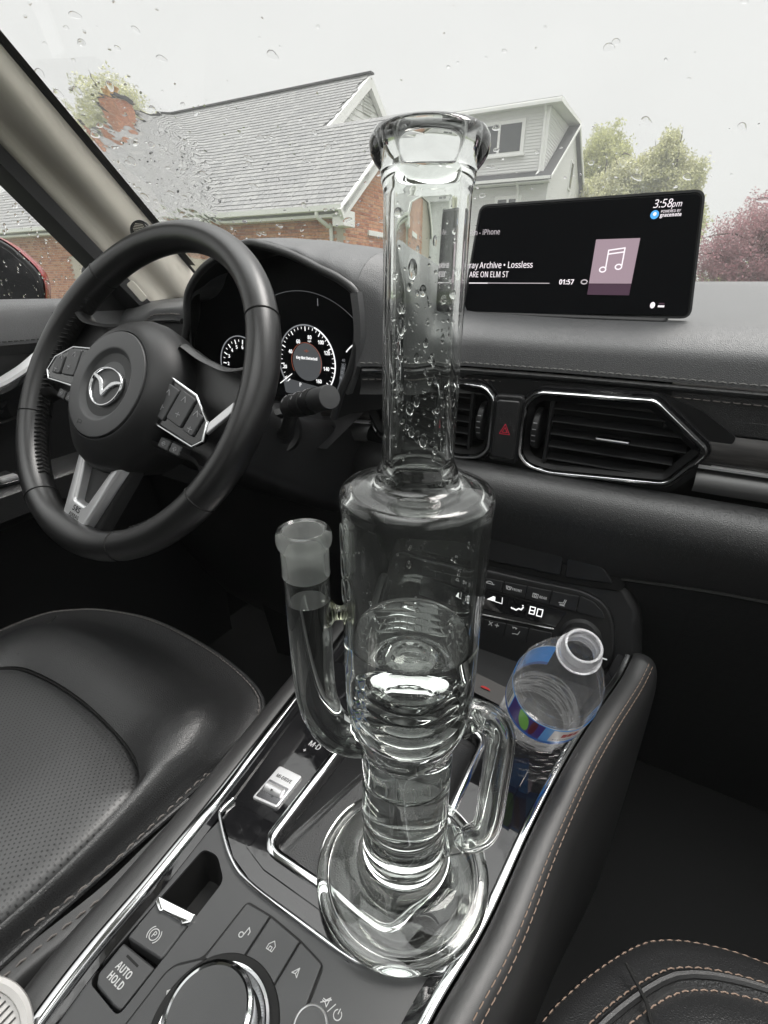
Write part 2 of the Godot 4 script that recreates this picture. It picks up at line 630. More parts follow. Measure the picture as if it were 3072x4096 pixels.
func brick_house() -> void:
	var h := thing("brick_house", "red brick house with a steep grey shingle roof, facing the windscreen", "house", Vector3(-7.600, 2.11, -11.010), Basis(Vector3.UP, 0.03195))
	var ground := -2.77
	var sl := atan(0.7333)
	# walls
	var gable := PackedVector2Array([Vector2(0.35, ground), Vector2(6.61, ground), Vector2(6.61, 0.12), Vector2(3.48, 2.42), Vector2(0.35, 0.12)])
	var w1 := obj("gable_wall", side_wall(gable, -0.16, 0.25), M.mortar, h)
	var w2 := obj("front_wall", box(Vector3(20.0, 2.9, 0.25), Vector3(-10.42, ground + 1.45, -0.48)), M.mortar, h)
	var brick := box(Vector3(0.203, 0.066, 0.05), Vector3.ZERO, 0.004).mesh(20)
	var list := []
	var turn := Basis(Vector3(0, 0, -1), Vector3(0, 1, 0), Vector3(1, 0, 0))
	for row in 44:
		var y := -1.166 + row * 0.077
		for k in 22:
			var b := 0.46 + k * 0.213 + (0.106 if row % 2 else 0.0)
			if b < 4.2 and y < 0.05 + b * 0.7333 - 0.15:
				list.append([b + absf(y - 0.4) * 0.6, Transform3D(turn, Vector3(-0.178 + rng.randf_range(0, 0.005), y, -b))])
	list.sort_custom(func(p, q): return p[0] < q[0])
	var mats := [M.brick_red, M.brick_red, M.brick_dark, M.brick_pale]
	pieces("brick", list.map(func(p): return p[1]), brick, mats, w1)
	list = []
	for row in 30:
		var y := -0.20 - row * 0.077
		for k in 94:
			var a := -0.45 - k * 0.213 - (0.106 if row % 2 else 0.0)
			if row < 9 or a < -11.5:
				list.append(Transform3D(Basis(), Vector3(a, y, -0.352 + rng.randf_range(0, 0.005))))
	pieces("brick", list, brick, mats, w2)
	# roof: deck, shingles, trim
	var roof := Node3D.new()
	roof.name = "roof"
	h.add_child(roof)
	var poly := PackedVector2Array([Vector2(0.12, -0.1), Vector2(0.12, 3.48 / cos(sl)), Vector2(-2.67, 3.48 / cos(sl)), Vector2(-2.67, 6.02 / cos(sl)), Vector2(-14.6, 6.02 / cos(sl)), Vector2(-20.5, -0.1)])
	var lay := Basis(Vector3(1, 0, 0), Vector3(0, sin(sl), -cos(sl)), Vector3(0, cos(sl), sin(sl)))     # x along the eave, y up the slope, z out of it
	obj("deck", Geo.new().add(prism(poly, 0.12), Transform3D(lay, lay.z * -0.13)), M.roof_felt, roof)
	var shingle := Geo.new().add(prism(PackedVector2Array([Vector2(-0.0945, -0.02), Vector2(0.0945, -0.02), Vector2(0.0945, 0.22), Vector2(-0.0945, 0.22)]), 0.010)).mesh(20)
	var tabs := []
	for row in 38:
		var s := row * 0.205
		for k in 104:
			var a := 0.05 - k * 0.2 - (0.1 if row % 2 else 0.0) - 0.03 * ((row * 7) % 3)
			if inside(Vector2(a, s + 0.05), poly):
				var tilt := Basis(Vector3(1, 0, 0), -0.075) * Basis(Vector3(0, 0, 1), rng.randf_range(-0.012, 0.012))
				tabs.append([row - a * 0.4, Transform3D(lay * tilt, lay * Vector3(a, s + rng.randf_range(-0.006, 0.006), 0.014 + rng.randf_range(0, 0.004)))])
	tabs.sort_custom(func(p, q): return p[0] < q[0])
	pieces("shingle", tabs.map(func(p): return p[1]), shingle, [M.shingle_a, M.shingle_b, M.shingle_a, M.shingle_c], roof)
	var back := PackedVector2Array([Vector2(6.02, 4.38), Vector2(12.1, -0.1), Vector2(12.1, -0.25), Vector2(6.02, 4.2)])
	obj("rear_slope", side_wall(back, -2.67, 14.0), M.roof_felt, roof)
	obj("porch_rear_slope", side_wall(PackedVector2Array([Vector2(3.48, 2.53), Vector2(7.0, -0.05), Vector2(7.0, -0.2), Vector2(3.48, 2.38)]), 0.12, 2.8), M.roof_felt, roof)
	obj("ridge_cap", box(Vector3(12.2, 0.05, 0.22), Vector3(-8.6, 4.45, -6.02)), M.lead, roof)
	# upper gable: white boards and a louvre
	var tri := PackedVector2Array([Vector2(3.3, 2.3), Vector2(8.7, 2.3), Vector2(6.02, 4.22)])
	var ug := obj("upper_gable", side_wall(tri, -2.75, 0.2), M.siding_white, h)
	for i in 9:
		var y := 2.62 + i * 0.17
		var half := (4.22 - y) / 0.7333 - 0.15
		if half > 0.1:
			obj("board", box(Vector3(0.03, 0.135, half * 2), Vector3(-2.735, y, -6.02)), M.siding_white, ug)
	for i in 6:
		var y := 3.42 + i * 0.085
		var half := 0.30 - absf(y - 3.55) * 0.35
		obj("louvre_slat", Geo.new().add(box(Vector3(0.07, 0.018, half * 2)), Transform3D(Basis(Vector3(0, 0, 1), -0.6), Vector3(-2.70, y, -6.02))), M.white_trim, ug)
	for s in [-1, 1]:
		obj("bargeboard", Geo.new().add(box(Vector3(0.16, 0.26, 3.3)), Transform3D(Basis(Vector3(1, 0, 0), s * sl), Vector3(-2.62, 3.27, -6.02 + s * 1.32))), M.white_trim, h)
	for s in [-1, 1]:
		obj("rake_board", Geo.new().add(box(Vector3(0.1, 0.24, 4.42)), Transform3D(Basis(Vector3(1, 0, 0), s * sl), Vector3(0.07, 1.13, -3.48 + s * 1.79))), M.white_trim, h)
	# eaves
	obj("soffit", box(Vector3(20.3, 0.04, 0.44), Vector3(-10.1, -0.19, -0.2)), M.white_trim, h)
	obj("fascia", box(Vector3(20.3, 0.2, 0.03), Vector3(-10.1, -0.09, 0.0)), M.white_trim, h)
	var sec := [Vector2(-0.06, 0.05), Vector2(-0.055, -0.06), Vector2(0.02, -0.075), Vector2(0.06, -0.03), Vector2(0.065, 0.05), Vector2(0.05, 0.05), Vector2(0.045, -0.02), Vector2(-0.045, -0.02), Vector2(-0.05, 0.05)]
	obj("gutter", sweep([Vector3(0.1, -0.02, 0.085), Vector3(-20.2, -0.02, 0.085)], sec), M.white_trim, h)
	obj("cornice_return", box(Vector3(0.34, 0.34, 0.5), Vector3(-0.06, -0.24, -0.23), 0.02), M.white_trim, h)
	obj("downspout", tube(smooth([Vector3(-0.62, -0.05, 0.08), Vector3(-0.62, -0.2, 0.06), Vector3(-0.50, -0.38, -0.2), Vector3(-0.46, -0.55, -0.28), Vector3(-0.46, -2.7, -0.28)], 4), 0.05, 10), M.white_trim, h)
	# garage door head and wall lamp zone: pale lintel in the gable wall
	obj("lintel", box(Vector3(0.06, 0.12, 1.3), Vector3(-0.13, -0.42, -2.2)), M.white_trim, h)
	# chimney
	var ch := Node3D.new()
	ch.name = "chimney"
	h.add_child(ch)
	ch.position = Vector3(-14.05, 0, -5.3)
	obj("stack", box(Vector3(0.96, 4.6, 0.62), Vector3(0, 2.5, 0)), M.mortar, ch)
	obj("cap", box(Vector3(1.08, 0.12, 0.74), Vector3(0, 4.85, 0), 0.02), M.lead, ch)
	obj("pot", lathe([Vector2(0.0, 4.9), Vector2(0.22, 4.9), Vector2(0.20, 5.2), Vector2(0.24, 5.26), Vector2(0.22, 5.30), Vector2(0.15, 5.30), Vector2(0.14, 5.0)], 20), M.clay, ch)
	obj("pot", Geo.new().add(lathe([Vector2(0.0, 4.9), Vector2(0.22, 4.9), Vector2(0.20, 5.15), Vector2(0.24, 5.2), Vector2(0.22, 5.24), Vector2(0.15, 5.24), Vector2(0.14, 5.0)], 20), Transform3D(Basis(), Vector3(-0.34, 0, 0))), M.clay, ch)
	var blist := []
	for row in 30:
		for k in 4:
			blist.append(Transform3D(Basis(), Vector3(-0.32 + k * 0.213 + (0.03 if row % 2 else -0.03), 2.5 + row * 0.077, 0.296)))
		for k in 3:
			blist.append(Transform3D(turn, Vector3(0.466, 2.5 + row * 0.077, -0.213 + k * 0.213)))
	pieces("brick", blist, brick, [M.brick_dark, M.brick_dark, M.brick_red], ch, 80)

func siding(x0: float, x1: float, y0: float, y1: float, z: float, parent: Node3D) -> void:
	var g := Geo.new()
	var y := y0
	while y < y1 - 0.02:
		var t := minf(0.12, y1 - y)
		var r := [PackedVector3Array([Vector3(x0, y, z + 0.03), Vector3(x0, y + t, z + 0.004), Vector3(x0, y, z)]), PackedVector3Array([Vector3(x1, y, z + 0.03), Vector3(x1, y + t, z + 0.004), Vector3(x1, y, z)])]
		g.add(Geo.new().grid(r, true, false, true, true).fix())
		y += 0.12
	obj("clapboard", g, M.siding, parent, 10, "stuff")

func sided_house() -> void:
	var h := thing("clapboard_house", "pale grey clapboard house with a wide shed dormer, behind the screen", "house", Vector3(-6.869, 4.92, -26.497), Basis(Vector3.UP, 0.03195))
	var ground := -5.67
	var fw := obj("front_wall", box(Vector3(9.6, 5.5, 0.2), Vector3(-4.9, ground + 2.75, -0.6)), M.siding, h)
	siding(-9.7, -0.1, -2.2, -0.2, -0.5, fw)
	var dw := obj("dormer_wall", box(Vector3(9.2, 2.8, 0.2), Vector3(-4.88, 1.4, -0.62)), M.siding, h)
	siding(-9.4, -0.36, 0.16, 2.7, -0.52, dw)
	var ck := obj("dormer_cheek", side_wall(PackedVector2Array([Vector2(0.55, 0.3), Vector2(0.55, 2.75), Vector2(4.9, 2.95)]), -0.28, 0.1), M.siding, h)
	for i in 19:
		var y := 0.35 + i * 0.125
		var b1 := y / 0.6 - 0.05
		if b1 > 0.62:
			obj("board", Geo.new().add(box(Vector3(0.02, 0.1, b1 - 0.56)), Transform3D(Basis(Vector3(0, 0, 1), 0.12), Vector3(-0.275, y + 0.02, -(b1 + 0.56) / 2))), M.siding, ck)
	obj("corner_board", box(Vector3(0.14, 2.6, 0.1), Vector3(-0.34, 1.4, -0.5)), M.white_trim, h)
	obj("end_wall", side_wall(PackedVector2Array([Vector2(0.5, ground), Vector2(9.9, ground), Vector2(9.9, 0.0), Vector2(5.2, 2.8), Vector2(0.5, 0.0)]), 0.0, 0.2), M.siding, h)
	var ew := obj("end_window", box(Vector3(0.05, 1.3, 0.7), Vector3(0.02, 0.9, -5.6)), M.white_trim, h)
	obj("pane", box(Vector3(0.02, 1.1, 0.5), Vector3(0.05, 0.9, -5.6)), M.window_dark, ew)
	var roof := obj("roof", side_wall(PackedVector2Array([Vector2(-0.05, 0.05), Vector2(5.2, 3.02), Vector2(10.4, 0.05), Vector2(10.4, -0.08), Vector2(5.2, 2.86), Vector2(-0.05, -0.08)]), 0.22, 10.0), M.dark_roof, h)
	obj("dormer_roof", side_wall(PackedVector2Array([Vector2(0.18, 2.76), Vector2(5.2, 3.02), Vector2(5.2, 3.13), Vector2(0.18, 2.94)]), 0.24, 10.0), M.white_trim, h)
	obj("dormer_shingles", side_wall(PackedVector2Array([Vector2(0.20, 2.945), Vector2(5.2, 3.135), Vector2(5.2, 3.16), Vector2(0.20, 2.97)]), 0.22, 10.0), M.shingle_b, h)
	obj("rake_board", side_wall(PackedVector2Array([Vector2(-0.08, -0.06), Vector2(5.2, 2.90), Vector2(5.2, 3.04), Vector2(-0.08, 0.07)]), 0.27, 0.04), M.white_trim, h)
	obj("rake_board", side_wall(PackedVector2Array([Vector2(5.2, 2.84), Vector2(10.45, -0.14), Vector2(10.45, 0.06), Vector2(5.2, 3.04)]), 0.27, 0.06), M.white_trim, h)
	var sec := [Vector2(-0.06, 0.06), Vector2(-0.06, -0.06), Vector2(0.06, -0.06), Vector2(0.08, 0.06)]
	obj("gutter", sweep([Vector3(0.2, 0.0, 0.05), Vector3(-9.8, 0.0, 0.05)], sec), M.white_trim, h)
	obj("gutter", sweep([Vector3(0.2, 2.80, -0.12), Vector3(-9.6, 2.80, -0.12)], sec), M.white_trim, h)
	obj("soffit", box(Vector3(9.8, 0.05, 0.5), Vector3(-4.8, -0.12, -0.25)), M.white_trim, h)
	obj("downspout", tube([Vector3(-0.46, 2.75, -0.15), Vector3(-0.46, 2.55, -0.42), Vector3(-0.46, 0.35, -0.42), Vector3(-0.55, 0.12, -0.2)], 0.06, 8), M.white_trim, h)
	obj("downspout", tube([Vector3(-1.35, -0.05, 0.02), Vector3(-1.35, -0.35, -0.38), Vector3(-1.35, -5.5, -0.38)], 0.06, 8), M.white_trim, h)
	for w in [[-3.72, -1.31, 1.05, 2.42, -0.48], [-2.45, -1.15, -2.0, -0.55, -0.46]]:
		var cx: float = (w[0] + w[1]) / 2
		var fr := obj("window", box(Vector3(w[1] - w[0], w[3] - w[2], 0.1), Vector3(cx, (w[2] + w[3]) / 2, w[4])), M.white_trim, h)
		var ww: float = (w[1] - w[0] - 0.45) / 2
		for s in [-1, 1]:
			obj("pane", box(Vector3(ww, w[3] - w[2] - 0.3, 0.02), Vector3(cx + s * (ww / 2 + 0.06), (w[2] + w[3]) / 2, w[4] + 0.055)), M.window_dark, fr)
		obj("sill", box(Vector3(w[1] - w[0] + 0.15, 0.08, 0.18), Vector3(cx, w[2], w[4] + 0.03)), M.white_trim, fr)
	obj("roof_vent", box(Vector3(0.55, 0.28, 0.4), Vector3(-3.95, 3.2, -2.2), 0.03), M.lead, h)

func tree(called: String, label: String, at: Vector3, height: float, blobs: Array, mats: Array, leaf: float, n: int, dense := 1.0) -> void:
	var t := thing(called, label, "tree", at)
	var trunk := Geo.new()
	trunk.add(Geo.new().grid(tube_rings([Vector3.ZERO, Vector3(0.03, height * 0.25, 0), Vector3(0, height * 0.5, 0.05), Vector3(0.05, height * 0.8, 0)], [height * 0.03, height * 0.024, height * 0.016, height * 0.005], 10), true, false, true, true))
	for b in blobs:
		for k in 5:
			var tip: Vector3 = b[0] + Vector3(rng.randf_range(-1, 1) * b[1].x, rng.randf_range(-0.2, 1) * b[1].y, rng.randf_range(-1, 1) * b[1].z) * 0.85
			var root := Vector3(0, height * rng.randf_range(0.25, 0.6), 0)
			var mid := root.lerp(tip, 0.5) + Vector3(0, 0.1 * height * rng.randf(), 0)
			trunk.add(Geo.new().grid(tube_rings(smooth([root, mid, tip], 4), [height * 0.012, height * 0.009, height * 0.007, height * 0.006, height * 0.005, height * 0.004, height * 0.003, height * 0.002, 0.004], 6), true))
	obj("trunk", trunk, M.bark, t)
	var q := Geo.new()
	for k in 5:
		var c := Vector3(rng.randf_range(-1, 1), rng.randf_range(-1, 1), rng.randf_range(-1, 1)) * leaf * 1.4
		var u := Vector3(rng.randf_range(-1, 1), rng.randf_range(-1, 1), rng.randf_range(-1, 1)).normalized()
		var w := u.cross(Vector3(rng.randf_range(-1, 1), rng.randf_range(-1, 1), 0.3)).normalized()
		var i := q.v.size()
		for p in [u * 0.7, w * 0.4, u * -0.7, w * -0.4]: q.pt(c + p * leaf)
		q.tri(i, i + 1, i + 2); q.tri(i, i + 2, i + 3)
	var lm := q.mesh(5)
	var total := 0.0
	for b in blobs: total += b[1].x * b[1].y * b[1].z
	var per := {}
	for b in blobs:
		var cnt := int(n * b[1].x * b[1].y * b[1].z / total)
		for k in cnt:
			var d := Vector3(rng.randfn(), rng.randfn(), rng.randfn()).normalized()
			var lump := 0.78 + 0.22 * sin(d.x * 5.0 + b[0].x * 3.0) * sin(d.y * 6.0 + 1.0) + 0.12 * sin(d.z * 9.0)
			var r := pow(rng.randf(), 0.33 / dense) * lump
			var m: Material = mats[(b[2] if b.size() > 2 and rng.randf() < 0.75 else rng.randi()) % mats.size()]
			if not per.has(m): per[m] = []
			var sc := rng.randf_range(0.7, 1.3)
			per[m].append(Transform3D(Basis.from_euler(Vector3(rng.randf() * TAU, rng.randf() * TAU, rng.randf() * TAU)).scaled(Vector3.ONE * sc), b[0] + d * b[1] * r))
	for m in per:
		var mm := MultiMesh.new()
		mm.transform_format = MultiMesh.TRANSFORM_3D
		mm.mesh = lm
		mm.instance_count = per[m].size()
		for i in per[m].size(): mm.set_instance_transform(i, per[m][i])
		var mi := MultiMeshInstance3D.new()
		mi.name = "crown"
		mi.multimesh = mm
		mi.material_override = m
		mi.set_meta("kind", "stuff")
		t.add_child(mi, true)

func outdoors() -> void:
	var gr := obj("lawn", box(Vector3(260, 0.4, 260), Vector3(0, -0.95, -60)), M.grass, self)
	gr.set_meta("kind", "structure")
	gr.set_meta("label", "lawn and front gardens around the houses")
	var dv := obj("driveway", box(Vector3(7, 0.05, 40), Vector3(0, -0.765, -8)), M.asphalt, self)
	dv.set_meta("kind", "structure")
	dv.set_meta("label", "asphalt driveway under the car")
	brick_house()
	sided_house()
	tree("blossom_tree", "white blossoming tree seen behind the brick chimney", Vector3(-25.5, -0.75, -18.5), 10.5, [[Vector3(0, 8.2, 0), Vector3(1.9, 2.0, 1.9)], [Vector3(-1.5, 6.9, 0.9), Vector3(1.5, 1.4, 1.5)], [Vector3(1.5, 7.2, -0.8), Vector3(1.2, 1.5, 1.2)]], [M.leaf_blossom, M.leaf_cream, M.leaf_blossom, M.leaf_yellow], 0.10, 4200, 0.8)
	tree("leafing_tree", "yellow-green leafing tree directly beside the clapboard house gable", Vector3(-6.5, -0.75, -39.5), 11.5, [[Vector3(-0.3, 8.2, 0), Vector3(2.2, 2.6, 1.8), 0], [Vector3(0.9, 6.2, 0), Vector3(2.4, 2.2, 1.8), 1]], [M.leaf_green, M.leaf_yellow, M.leaf_yellow], 0.12, 5600)
	tree("cream_tree", "tree in cream blossom above the car's screen", Vector3(-4.2, -0.75, -36), 9, [[Vector3(0.0, 6.5, 0), Vector3(2.2, 1.7, 2.0), 0], [Vector3(-1.4, 5.5, 0.3), Vector3(1.9, 1.9, 1.5), 0], [Vector3(1.2, 5.1, 0), Vector3(1.9, 1.9, 1.5), 2], [Vector3(0.0, 4.4, 0.2), Vector3(2.7, 1.7, 1.5), 0]], [M.leaf_cream, M.leaf_blossom, M.leaf_yellow], 0.12, 13000)
	tree("budding_tree", "slim budding tree rising at the right edge of the cream blossom", Vector3(-2.2, -0.75, -35), 9, [[Vector3(-0.6, 7.4, 0), Vector3(1.0, 1.7, 0.9), 1], [Vector3(0.3, 5.8, 0), Vector3(1.5, 2.0, 1.1), 1], [Vector3(0.6, 4.3, 0), Vector3(1.7, 1.5, 1.1), 0]], [M.leaf_yellow, M.leaf_cream, M.leaf_green], 0.11, 6500)
	tree("pink_tree", "pink flowering tree to the right of the screen", Vector3(1.3, -0.45, -15.2), 3.3, [[Vector3(0.0, 2.1, 0), Vector3(1.25, 0.95, 1.1), 0], [Vector3(-0.85, 1.55, 0.3), Vector3(0.85, 0.8, 0.9), 1], [Vector3(0.9, 1.9, 0.2), Vector3(1.0, 0.9, 0.9), 0], [Vector3(0.1, 1.2, 0.4), Vector3(1.5, 0.6, 0.9), 1]], [M.leaf_pink, M.leaf_rose, M.leaf_pink], 0.036, 9000, 0.6)
	tree("hedge_tree", "low dark green bush under the pink tree", Vector3(1.8, -0.75, -17.5), 2.0, [[Vector3(0, 1.0, 0), Vector3(3.2, 0.9, 0.8)]], [M.leaf_hedge, M.leaf_green], 0.07, 3500)

# ---------------------------------------------------------------- car body round the camera
func screen_at(u: float, v: float) -> Vector3:                     # the windscreen: u across, v up
	var lo := Vector3(-0.055 + 0.745 * u, 0.427 + 0.03 * u * u, -0.90 + 0.345 * u * u)
	var hi := Vector3(-0.055 + 0.525 * u, 0.84 - 0.04 * u * u, -0.12 + 0.10 * u * u)
	var p := lo.lerp(hi, v)
	var bow := 0.018 * sin(PI * v) * (1.0 - u * u)
	return p + Vector3(0, bow, -bow)

func screen_normal(u: float, v: float) -> Vector3:                 # outwards
	var du := screen_at(u + 0.01, v) - screen_at(u - 0.01, v)
	var dv := screen_at(u, v + 0.01) - screen_at(u, v - 0.01)
	return du.cross(dv).normalized() * (1.0 if du.cross(dv).z < 0.0 else -1.0)

func sheet(nu: int, nv: int, f: Callable) -> Geo:
	var rings := []
	for i in nv + 1:
		var r := PackedVector3Array()
		for j in nu + 1: r.append(f.call(float(j) / nu, float(i) / nv))
		rings.append(r)
	return Geo.new().grid(rings, false)

func slab(nu: int, nv: int, thick: Vector3, f: Callable) -> Geo:    # a sheet with thickness
	var a := sheet(nu, nv, f)
	var g := Geo.new().add(a)
	var n := a.v.size()
	for p in a.v: g.pt(p + thick)
	for i in range(0, a.t.size(), 3): g.tri(a.t[i] + n, a.t[i + 2] + n, a.t[i + 1] + n)
	var w := nu + 1
	var edge := []
	for j in nu: edge.append([j, j + 1])
	for i in nv: edge.append([i * w + nu, (i + 1) * w + nu])
	for j in nu: edge.append([nv * w + nu - j, nv * w + nu - j - 1])
	for i in nv: edge.append([(nv - i) * w, (nv - i - 1) * w])
	for e in edge:
		g.tri(e[0], e[0] + n, e[1]); g.tri(e[1], e[0] + n, e[1] + n)
	return g.fix()

func car_shell() -> void:
	# windscreen
	var ws := thing("windscreen", "rain-spotted car windscreen above the dashboard", "windscreen")
	obj("pane", sheet(40, 24, func(a, b): return screen_at(lerpf(-1.0, 1.0, a), b)), M.window_glass, ws, 80)
	for s in [-1.0, 1.0]:
		obj("black_border", sheet(2, 24, func(a, b): return screen_at(s * lerpf(0.985, 1.0, a), b) - screen_normal(s, b) * 0.003), M.rubber, ws, 80)
	obj("black_border", sheet(30, 2, func(a, b): return screen_at(lerpf(-1, 1, a), lerpf(0.955, 1.0, b)) - Vector3(0, 0.003, 0)), M.rubber, ws, 80)
	# water on it
	var rd := RandomNumberGenerator.new()
	rd.seed = 71
	var drops := Geo.new()
	var count := 0
	while count < 720:
		var u := rd.randf_range(-1.0, 0.75)
		var v := rd.randf_range(0.03, 0.75)
		var near := smoothstep(-0.35, -1.0, u)
		if rd.randf() > 0.26 + 0.74 * near: continue
		if v > 0.42 + 0.15 * near and rd.randf() > 0.22: continue
		count += 1
		var p := screen_at(u, v)
		var n := screen_normal(u, v)
		var e1 := n.cross(Vector3(0, 1, 0)).normalized()
		var e2 := n.cross(e1)
		var flat := rd.randf() < 0.45
		var r := 0.0016 + 0.0042 * pow(rd.randf(), 2.5) if flat else 0.0006 + 0.0016 * pow(rd.randf(), 2.0)
		var st := rd.randf_range(0.8, 1.7)
		var ang := rd.randf() * TAU
		var c1 := e1 * cos(ang) + e2 * sin(ang)
		var c2 := n.cross(c1)
		var rings := []
		for q in ([[1.0, 0.0], [0.96, 0.12], [0.86, 0.20], [0.66, 0.23], [0.12, 0.24]] if flat else [[1.0, 0.0], [0.92, 0.22], [0.7, 0.42], [0.4, 0.54], [0.12, 0.58]]):
			var ring := PackedVector3Array()
			for j in 12:
				var a := TAU * j / 12
				var wob := 1.0 + 0.16 * sin(a * 2.0 + r * 9000.0) + 0.1 * sin(a * 3.0 + ang)
				ring.append(p + n * 0.0004 + (c1 * cos(a) * st + c2 * sin(a)) * r * q[0] * wob + n * minf(r, 0.003) * q[1])
			rings.append(ring)
		drops.add(Geo.new().grid(rings, true, false, true, true).fix())
	obj("rain_drop", drops, M.water, ws, 60, "stuff")
	var noise := FastNoiseLite.new()
	noise.seed = 5
	noise.frequency = 1.0
	var film := func(a: float, b: float, k: float) -> Vector3:
		var v := lerpf(0.02, 0.60, b)
		var u := lerpf(-0.985, -0.80 - 0.04 * sin(b * 7.0) - 0.05 * b, a)
		var p := screen_at(u, v)
		var fade: float = smoothstep(1.0, 0.35, a) * smoothstep(0.0, 0.05, a) * smoothstep(1.0, 0.75, b) * smoothstep(0.0, 0.1, b)
		var h: float = fade * (0.00030 * noise.get_noise_2d(p.x * 34.0, p.z * 34.0) + 0.00020 * noise.get_noise_2d(p.x * 85.0, p.z * 60.0 + 40.0))
		return p + screen_normal(u, v) * (0.0005 + k * (0.00002 + 0.0006 * fade + h))
	var g := Geo.new()
	var upper := sheet(60, 130, func(a, b): return film.call(a, b, 1.0))
	var lower := sheet(60, 130, func(a, b): return film.call(a, b, 0.0))
	var facing := (upper.v[upper.t[1]] - upper.v[upper.t[0]]).cross(upper.v[upper.t[2]] - upper.v[upper.t[0]]).dot(screen_normal(-0.9, 0.3))
	if facing < 0.0: upper.flip()
	else: lower.flip()
	g.add(upper).add(lower)
	obj("running_water", g, M.water, ws, 80, "stuff")
	# A-pillar on the driver's side: A along the windscreen, B along the door
	var pa := func(s: float) -> Vector3: return Vector3(-0.80, 0.457, -0.555).lerp(Vector3(-0.58, 0.80, -0.02), s)
	var pb := func(s: float) -> Vector3: return Vector3(-0.755, 0.375, -0.41).lerp(Vector3(-0.735, 0.665, -0.125), s)
	var pl := thing("windscreen_pillar", "beige trimmed windscreen pillar beside the driver's window", "pillar")
	obj("trim", sheet(18, 20, func(a, b):
		var s := lerpf(-0.12, 1.35, b)
		var p: Vector3 = pa.call(s).lerp(pb.call(s), a)
		var inward := Vector3(0.80, -0.30, 0.52)
		return p + inward * (0.020 * sin(PI * minf(a * 1.9, 1.0)) - 0.014 * exp(-pow((a - 0.64) / 0.10, 2.0)) + 0.006 * sin(PI * a) - 0.02 * pow(a, 6.0))), M.pillar_trim, pl, 80)
	obj("seal", tube([pa.call(-0.1) + Vector3(0, -0.002, 0.002), pa.call(0.5), pa.call(1.3)], 0.0045, 8), M.rubber, pl)
	var tw := obj("tweeter_grille", Geo.new().add(lathe([Vector2(0, 0.004), Vector2(0.012, 0.0035), Vector2(0.0135, 0.002), Vector2(0.015, 0.003), Vector2(0.0165, 0.0)], 28), Transform3D(Basis(Quaternion(Vector3.UP, Vector3(0.62, 0.25, 0.74).normalized())), Vector3(-0.70, 0.4975, -0.386))), M.dull_black, pl)
	for k in 8:
		obj("slit", Geo.new().add(box(Vector3(0.022 - absf(k - 3.5) * 0.003, 0.0006, 0.0012)), Transform3D(Basis(Quaternion(Vector3.BACK, Vector3(0.62, 0.25, 0.74).normalized())), Vector3(-0.70, 0.4895 + k * 0.0023, -0.386) + Vector3(0.62, 0.25, 0.74).normalized() * 0.0042)), M.pillar_trim, tw)
	var clip := obj("clip_cover", Geo.new().add(prism(rect(0.034, 0.013, 0.004), 0.003, 0.001), Transform3D(Basis(Quaternion(Vector3.BACK, Vector3(0.70, 0.1, 0.70).normalized())) * Basis(Vector3.BACK, -0.9), Vector3(-0.715, 0.408, -0.37))), M.pillar_trim, pl)
	# driver's door
	var d := thing("driver_door", "black driver's door with wet window, stitched pad and chrome pull", "door")
	var frame_up := [pb.call(-0.25) + Vector3(-0.012, 0, 0), pb.call(0.3) + Vector3(-0.012, 0, 0), pb.call(1.0) + Vector3(-0.012, 0, 0), pb.call(1.5) + Vector3(-0.012, 0, 0)]
	obj("window_frame", sweep(frame_up, [Vector2(-0.004, 0.012), Vector2(0.014, 0.012), Vector2(0.018, -0.012), Vector2(0.018, -0.030), Vector2(-0.004, -0.030)], Vector3(0, 0.7, 0.7)), M.rubber, d)
	obj("corner_cover", side_wall(PackedVector2Array([Vector2(0.20, 0.36), Vector2(0.44, 0.36), Vector2(0.40, 0.41), Vector2(0.345, 0.452), Vector2(0.336, 0.44), Vector2(0.328, 0.40)]), -0.775, 0.03), M.black_plastic, d)
	obj("window", sheet(2, 2, func(a, b): return Vector3(-0.81 + 0.05 * b, lerpf(0.37, 0.80, b), lerpf(-0.46 + 0.30 * b, 0.75, a))), M.window_glass, d)
	var wd := Geo.new()
	for k in 520:
		var y := rd.randf_range(0.385, 0.58)
		var z := rd.randf_range(-0.40, -0.12)
		var p := Vector3(-0.811 + 0.05 * (y - 0.37) / 0.43, y, z)
		var r := 0.0005 + 0.0016 * pow(rd.randf(), 2.0)
		wd.add(lathe([Vector2(r, 0.0), Vector2(r * 0.9, r * 0.3), Vector2(r * 0.55, r * 0.55), Vector2(0.0001, r * 0.62)], 8).add(Geo.new()), Transform3D(Basis(Vector3(0, 0, 1), PI / 2) * Basis.from_scale(Vector3(1.0 + rd.randf() * 0.7, 1, 1)), p))
	obj("rain_drop", wd, M.water, d, 60, "stuff")
	var prof := [Vector2(-0.822, 0.30), Vector2(-0.818, 0.389), Vector2(-0.800, 0.3925), Vector2(-0.785, 0.388), Vector2(-0.772, 0.372), Vector2(-0.763, 0.348), Vector2(-0.760, 0.336)]
	obj("upper_pad", sheet(24, 12, func(a, b):
		var pr := smooth(prof, 2)
		var q: Vector2 = pr[int(b * 12)]
		return Vector3(q.x, q.y, lerpf(-0.50, 0.8, a))), M.pad, d, 80)
	obj("seam_strip", sheet(24, 2, func(a, b): return Vector3(-0.7625 - 0.002 * b, lerpf(0.3352, 0.322, b), lerpf(-0.5, 0.8, a))), M.leather, d)
	obj("stitching", stitches([Vector3(-0.7595, 0.341, -0.46), Vector3(-0.7595, 0.341, 0.2)], 0.0055, 0.0025, 0.0016, Vector3(1, 0, 0)), M.thread_black, d, 60, "stuff")
